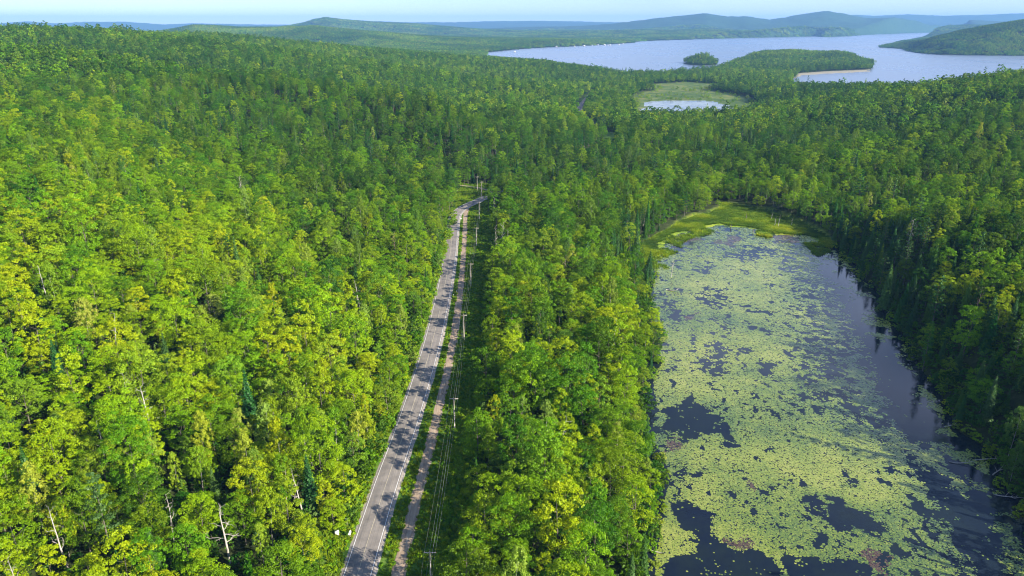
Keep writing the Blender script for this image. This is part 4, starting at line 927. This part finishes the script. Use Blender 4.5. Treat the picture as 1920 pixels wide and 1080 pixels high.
# ------------------------------------------------------------------ lily pads
def pxpoly_mask(pxs, pys, poly, soft):
    return np.clip(.5 - poly_sd(pxs, pys, poly)/soft, 0, 1)
def lily():
    g = np.random.default_rng(12); X = []; Y = []
    ys = g.uniform(0, 1, 800000); Yw = 100*(500/100)**ys   # denser when nearer
    xw = g.uniform(-5, 215, len(ys)); x_, y_ = xw, Yw
    k = (poly_sd(x_, y_, POND) < -.2); x_, y_ = x_[k], y_[k]
    a, b_, dp = project(x_, y_, POND_Z); k = (a > 1150) & (a < 2010) & (b_ < 1170); x_, y_, a, b_ = x_[k], y_[k], a[k], b_[k]
    n1 = fbm(x_, y_, 7, 1, 4); n2 = fbm(x_, y_, 28, 2, 4); n3 = fbm(x_*1.0, y_*.5, 3.0, 5, 3)
    # warp for ragged edges
    wa = a + (n1-.5)*60*(b_/800) ; wb = b_ + (fbm(x_, y_, 8, 33, 4)-.5)*40*(b_/800)
    cov = .97 - .9*np.clip((.31-n1)*9, 0, 1)
    holes = [([(1232,805),(1262,760),(1292,748),(1322,770),(1352,800),(1345,815),(1300,826),(1275,812)], .95, 14),
     ([(1252,935),(1285,925),(1325,960),(1350,990),(1372,1012),(1420,1022),(1448,1045),(1475,1100),(1240,1110),(1262,1050),(1312,1025),(1290,985),(1262,965)], .96, 20),
     ([(1498,928),(1545,936),(1580,945),(1612,970),(1622,994),(1600,990),(1560,985),(1522,968),(1500,950)], .85, 10),
     ([(1478,1100),(1476,1048),(1500,1028),(1508,1062),(1545,1055),(1585,1050),(1615,1070),(1640,1100)], .93, 12),
     ([(1292,690),(1312,655),(1345,645),(1362,660),(1358,685),(1320,700)], .62, 22), ([(1340,650),(1400,650),(1405,665),(1350,665)], .5, 12),
     ([(1418,690),(1440,682),(1462,695),(1460,712),(1430,708)], .7, 12), ([(1302,548),(1330,535),(1375,548),(1380,575),(1330,580)], .62, 16), ([(1405,578),(1430,572),(1458,582),(1440,592)], .7, 8),
     ([(1360,470),(1410,462),(1455,468),(1440,480),(1395,487),(1362,482)], .7, 8), ([(1240,555),(1262,560),(1285,590),(1270,600),(1245,585)], .55, 12), ([(1520,640),(1600,632),(1612,645),(1560,656)], .55, 12),
     ([(1288,508),(1325,500),(1345,510),(1300,518)], .5, 8), ([(1300,890),(1318,875),(1330,890),(1312,905)], .6, 14), ([(1262,865),(1282,860),(1295,900),(1275,925)], .6, 16),
     ([(1690,945),(1700,940),(1735,975),(1750,1012),(1738,1018),(1728,985)], .9, 5), ([(1715,1005),(1745,1012),(1748,1022),(1722,1014)], .9, 4), ([(1592,1015),(1612,1020),(1605,1030),(1592,1025)], .9, 5),
     ([(1575,895),(1585,893),(1596,912),(1580,912)], .9, 4), ([(1468,908),(1492,905),(1488,915),(1470,915)], .8, 5), ([(1428,918),(1446,915),(1444,930),(1430,928)], .85, 5), ([(1465,958),(1485,962),(1480,970),(1466,966)], .8, 5),
     ([(1700,1030),(1712,1028),(1712,1044),(1700,1042)], .8, 6), ([(1695,970),(1712,985),(1705,995),(1692,985)], .7, 6),
     ([(1632,635),(1655,650),(1700,705),(1752,770),(1768,805),(1740,835),(1700,825),(1668,775),(1640,705)], .88, 22), ([(1500,720),(1570,740),(1660,800),(1640,815),(1560,775)], .45, 30),
     ([(1708,850),(1760,880),(1830,945),(1880,1015),(1912,1100),(1850,1110),(1800,1030),(1745,950),(1700,880)], .80, 28), ([(1575,500),(1640,620),(1660,680),(1620,650),(1580,560)], .75, 20), ([(1440,470),(1560,480),(1630,640),(1600,740),(1500,700),(1470,580)], .42, 60)]
    for poly, s, soft in holes: cov = cov*(1-s*pxpoly_mask(wa, wb, poly, soft))
    # shaded strip under the far bank: pads in rafts with black gaps
    sd = poly_sd(x_, y_, POND); bank = np.clip((22+sd)/10, 0, 1)*((x_ > 95) & (y_ < 420)); cov = cov*(1-bank*(.25+.75*np.clip((.56-n1)*8, 0, 1)))
    # thin line of gaps everywhere
    cov = cov*(1-.5*np.clip((.40-n3)*10, 0, 1))
    cov = cov*(.70+.30*np.clip((n2-.3)*4, 0, 1))
    # density to coverage
    rad = g.uniform(.12, .31, len(x_))*np.interp(y_, [100, 200, 430], [.9, 1.2, 2.3])
    f_ = fbm(x_, y_, 2.2, 51, 3); f_ = f_.argsort().argsort()/len(f_); keep_p = np.clip((cov-f_)*3.0+.8, 0, 1)*np.clip(cov*1.6, 0, 1)*np.interp(y_, [150, 420], [1, .74])
    k = g.random(len(x_)) < keep_p; x_, y_, rad, n1, n2, a, b_ = x_[k], y_[k], rad[k], n1[k], n2[k], wa[k], wb[k]
    brown = np.zeros(len(x_))
    for poly, soft in (([(1620,1040),(1640,1022),(1665,1040),(1668,1060),(1640,1085),(1622,1075)], 8), ([(1370,1002),(1420,1002),(1420,1020),(1375,1016)], 10), ([(1255,815),(1295,822),(1290,835),(1258,840)], 12), ([(1400,905),(1430,912),(1420,925),(1400,915)], 8),
                       ([(1345,450),(1385,445),(1392,457),(1350,460)], 6), ([(1455,442),(1500,445),(1490,455),(1455,452)], 6), ([(1285,585),(1310,583),(1308,592),(1286,592)], 4), ([(1260,450),(1310,445),(1320,455),(1262,462)], 6)):
        brown = np.maximum(brown, pxpoly_mask(a, b_, poly, soft))
    tn = .56 + .9*(n2-.5) + .5*(n1-.5) + g.normal(size=len(x_))*.15
    tn = np.clip(tn, .12, 1.0); tn = np.where(g.random(len(x_)) < brown*.9, g.uniform(0, .06, len(x_)), tn)
    th = g.random(len(x_))*6.28; m_ = len(x_); ang = th[:,None] + np.arange(5)*1.2566*.96
    tilt = g.normal(size=(m_, 2))*.05; zc = POND_Z + .012 + g.random(m_)*.035
    VX = x_[:,None]+rad[:,None]*np.cos(ang); VY = y_[:,None]+rad[:,None]*np.sin(ang); VZ = zc[:,None] + rad[:,None]*(np.cos(ang)*tilt[:,:1]+np.sin(ang)*tilt[:,1:])
    V = np.stack([VX, VY, VZ], -1).reshape(-1,3); F = np.arange(5*m_).reshape(m_, 5)
    return V, F, tn
m, nt, out = mat("lily_pad_leaf"); p = N(nt, "ShaderNodeBsdfPrincipled"); p.inputs['Roughness'].default_value = .24; p.inputs['Specular IOR Level'].default_value = .9
a = N(nt, "ShaderNodeAttribute", attribute_name='leafvar')
nt.links.new(ramp(nt, a.outputs['Fac'], [(0, (.06,.035,.022)), (.09, (.13,.08,.04)), (.11, (.05,.10,.022)), (.4, (.115,.175,.026)), (.7, (.205,.26,.030)), (1, (.31,.335,.06))]), p.inputs['Base Color']); nt.links.new(p.outputs[0], out.inputs[0])
V, F, tn = lily(); o = link('lily_pads', np_mesh('lily_pads', V, F, [m], fattr={'leafvar': tn})); tag(o, 'mat of yellow green lily pads floating on the pond', kind='stuff')
print('lily pads', len(F))

# ------------------------------------------------------------------ fallen logs, stumps in water and marsh
LOGS = [(1262,546,-.5,7,.22,'short white log floating in the upper pond by the sunny bank'), (1872,882,.6,8,.20,'bleached fallen trunk at the foot of the shaded bank'), (1848,862,.1,7,.16,'thin grey fallen log across the shaded shallows'), (1800,868,-.1,6,.12,'slim pale log among dark pads beyond the mauve water'),
        (1668,585,.8,8,.16,'small bleached log on the shaded bank by the dark inlet'), (1778,800,.3,6,.13,'short log beside the mauve open water'), (1212,965,2.2,9,.2,'bleached log sticking out from the sunny bank'), (1220,1030,2.6,7,.16,'lower bleached log sticking out from the sunny bank'),
        (1895,935,-.4,8,.15,'grey fallen log near the frame edge below the spruces')]
for i, (a, b_, an, ln, rr, lb) in enumerate(LOGS):
    X, Y = on_level(a, b_, POND_Z); g = np.random.default_rng(500+i); root = bpy.data.objects.new('fallen_log', None); COL.objects.link(root); root.location = (X, Y, POND_Z+.1); root.rotation_euler = (0, 0, an); tag(root, lb, 'log')
    t = np.linspace(0, 1, 7); P_ = np.stack([t*ln-ln/2, np.cumsum(g.normal(size=7))*.18, .05+.9*t**2], 1); m = MB(); m.tube(P_, rr*(1.1-.8*t), 6); link('stem', m.mesh('log_stem', M_DEAD), root)
    for k in range(5):
        j = g.integers(2, 6); d = unit(np.array([.6, g.choice([-1,1])*.9, g.uniform(.2,.9)])); q = P_[j]; m = MB(); l_ = g.uniform(.8, 2.2); m.tube([q, q+d*l_*.5+g.normal(size=3)*.08, q+d*l_+np.array([.3,0,.2])], [rr*.4, rr*.25, rr*.08], 4); link('branch', m.mesh('log_branch', M_DEAD), root)
for i, (a, b_, h_, lb) in enumerate(((1452,425,6.5,'tall thin grey snag standing in the shaded marsh'), (1459,427,9,'tallest thin grey snag standing in the shaded marsh'), (1484,424,6,'slender leaning snag at the marsh edge'), (1399,412,4.5,'short black charred stump in the yellow marsh'), (1370,428,3,'low black stump by the marsh channel'), (1412,436,3,'small dark stump at the water end of the marsh'), (1446,412,5,'faint grey snag behind the tall ones in the marsh'))):
    X, Y = on_level(a, b_, POND_Z); g = np.random.default_rng(700+i); blk = 'black' in lb or 'dark' in lb; mm = M_BARK if blk else M_DEAD
    root = bpy.data.objects.new('snag', None); COL.objects.link(root); root.location = (X, Y, POND_Z); tag(root, lb, 'snag', 'dead stems in the marsh')
    tm, brs = dead_tree(g, h_, .28 if blk else .13, 5, 0, .3, .5, .9); link('trunk', tm.mesh('snag_trunk', mm), root)
    for br in brs[:3]: link('branch', br.mesh('snag_branch', mm), root)

# ------------------------------------------------------------------ houses on the far lake shore
HS = [(1043,88,1),(1077,87.5,.8),(1095,86.5,1.1),(1110,85.5,.8),(1121,84.5,.8),(1133,85,1.1),(1139.5,85,.7),(1143.5,84.8,.9),(1160,83.8,.8),(1168,82.5,1.0),(965,97.5,.9)]
HD = ['first from the bay, half hidden by trees', 'second from the bay, small and low', 'third from the bay, larger and brighter', 'fourth from the bay, set among trees', 'fifth from the bay, narrow', 'large one of the middle trio', 'smallest one of the middle trio', 'last one of the middle trio', 'second from the point, pale', 'nearest the wooded point, bright', 'alone by the narrow end of the lake']
for i, ((a, b_, s_), hd) in enumerate(zip(HS, HD)):
    X, Y = on_level(a, b_, LAKE_Z+1.5); Z = max(H1(X, Y), LAKE_Z+.8); root = bpy.data.objects.new('lake_house', None); COL.objects.link(root); root.location = (X, Y-18, Z); root.rotation_euler = (0,0,(i*37 % 11-5)*.06); tag(root, 'white house on the far lake shore, '+hd, 'house', 'houses on the far lake shore')
    s_ *= .8; w, d, h_ = 13*s_, 9*s_, 6.5*s_; m = MB(); m.box((0,0,h_/2), (w,d,h_)); m.add([(-w/2,-d/2,h_),(-w/2,d/2,h_),(-w/2,0,h_+3*s_),(-w/2,0,h_+3*s_)], [(0,1,2,3)]); link('wall', m.mesh('wall', M_HWALL), root)
    m = MB(); e = .6
    for sg in (-1, 1): m.add([(-w/2-e, sg*(d/2+e), h_-.4), (w/2+e, sg*(d/2+e), h_-.4), (w/2+e, 0, h_+3*s_+.1), (-w/2-e, 0, h_+3*s_+.1)], [(0,1,2,3)])
    link('roof', m.mesh('roof', M_ROOF), root)
    for k in (-.3, 0, .3): m = MB(); m.box((k*w, -d/2-.03, h_*.5), (w*.14, .1, h_*.28)); link('window', m.mesh('window', M_GLASS), root)

# ------------------------------------------------------------------ the air
m, nt, out = mat("haze_air"); v = N(nt, "ShaderNodeVolumePrincipled"); v.inputs['Density'].default_value = HAZE_DENSITY; v.inputs['Color'].default_value = (.24,.50,.95,1); v.inputs['Anisotropy'].default_value = .0
nt.links.new(v.outputs[0], out.inputs['Volume'])
mb = MB(); mb.box((0, 12000, 190), (80000, 40000, 480)); hz = link('haze', mb.mesh('haze', m)); tag(hz, 'thin blue summer haze over the whole valley', kind='stuff')
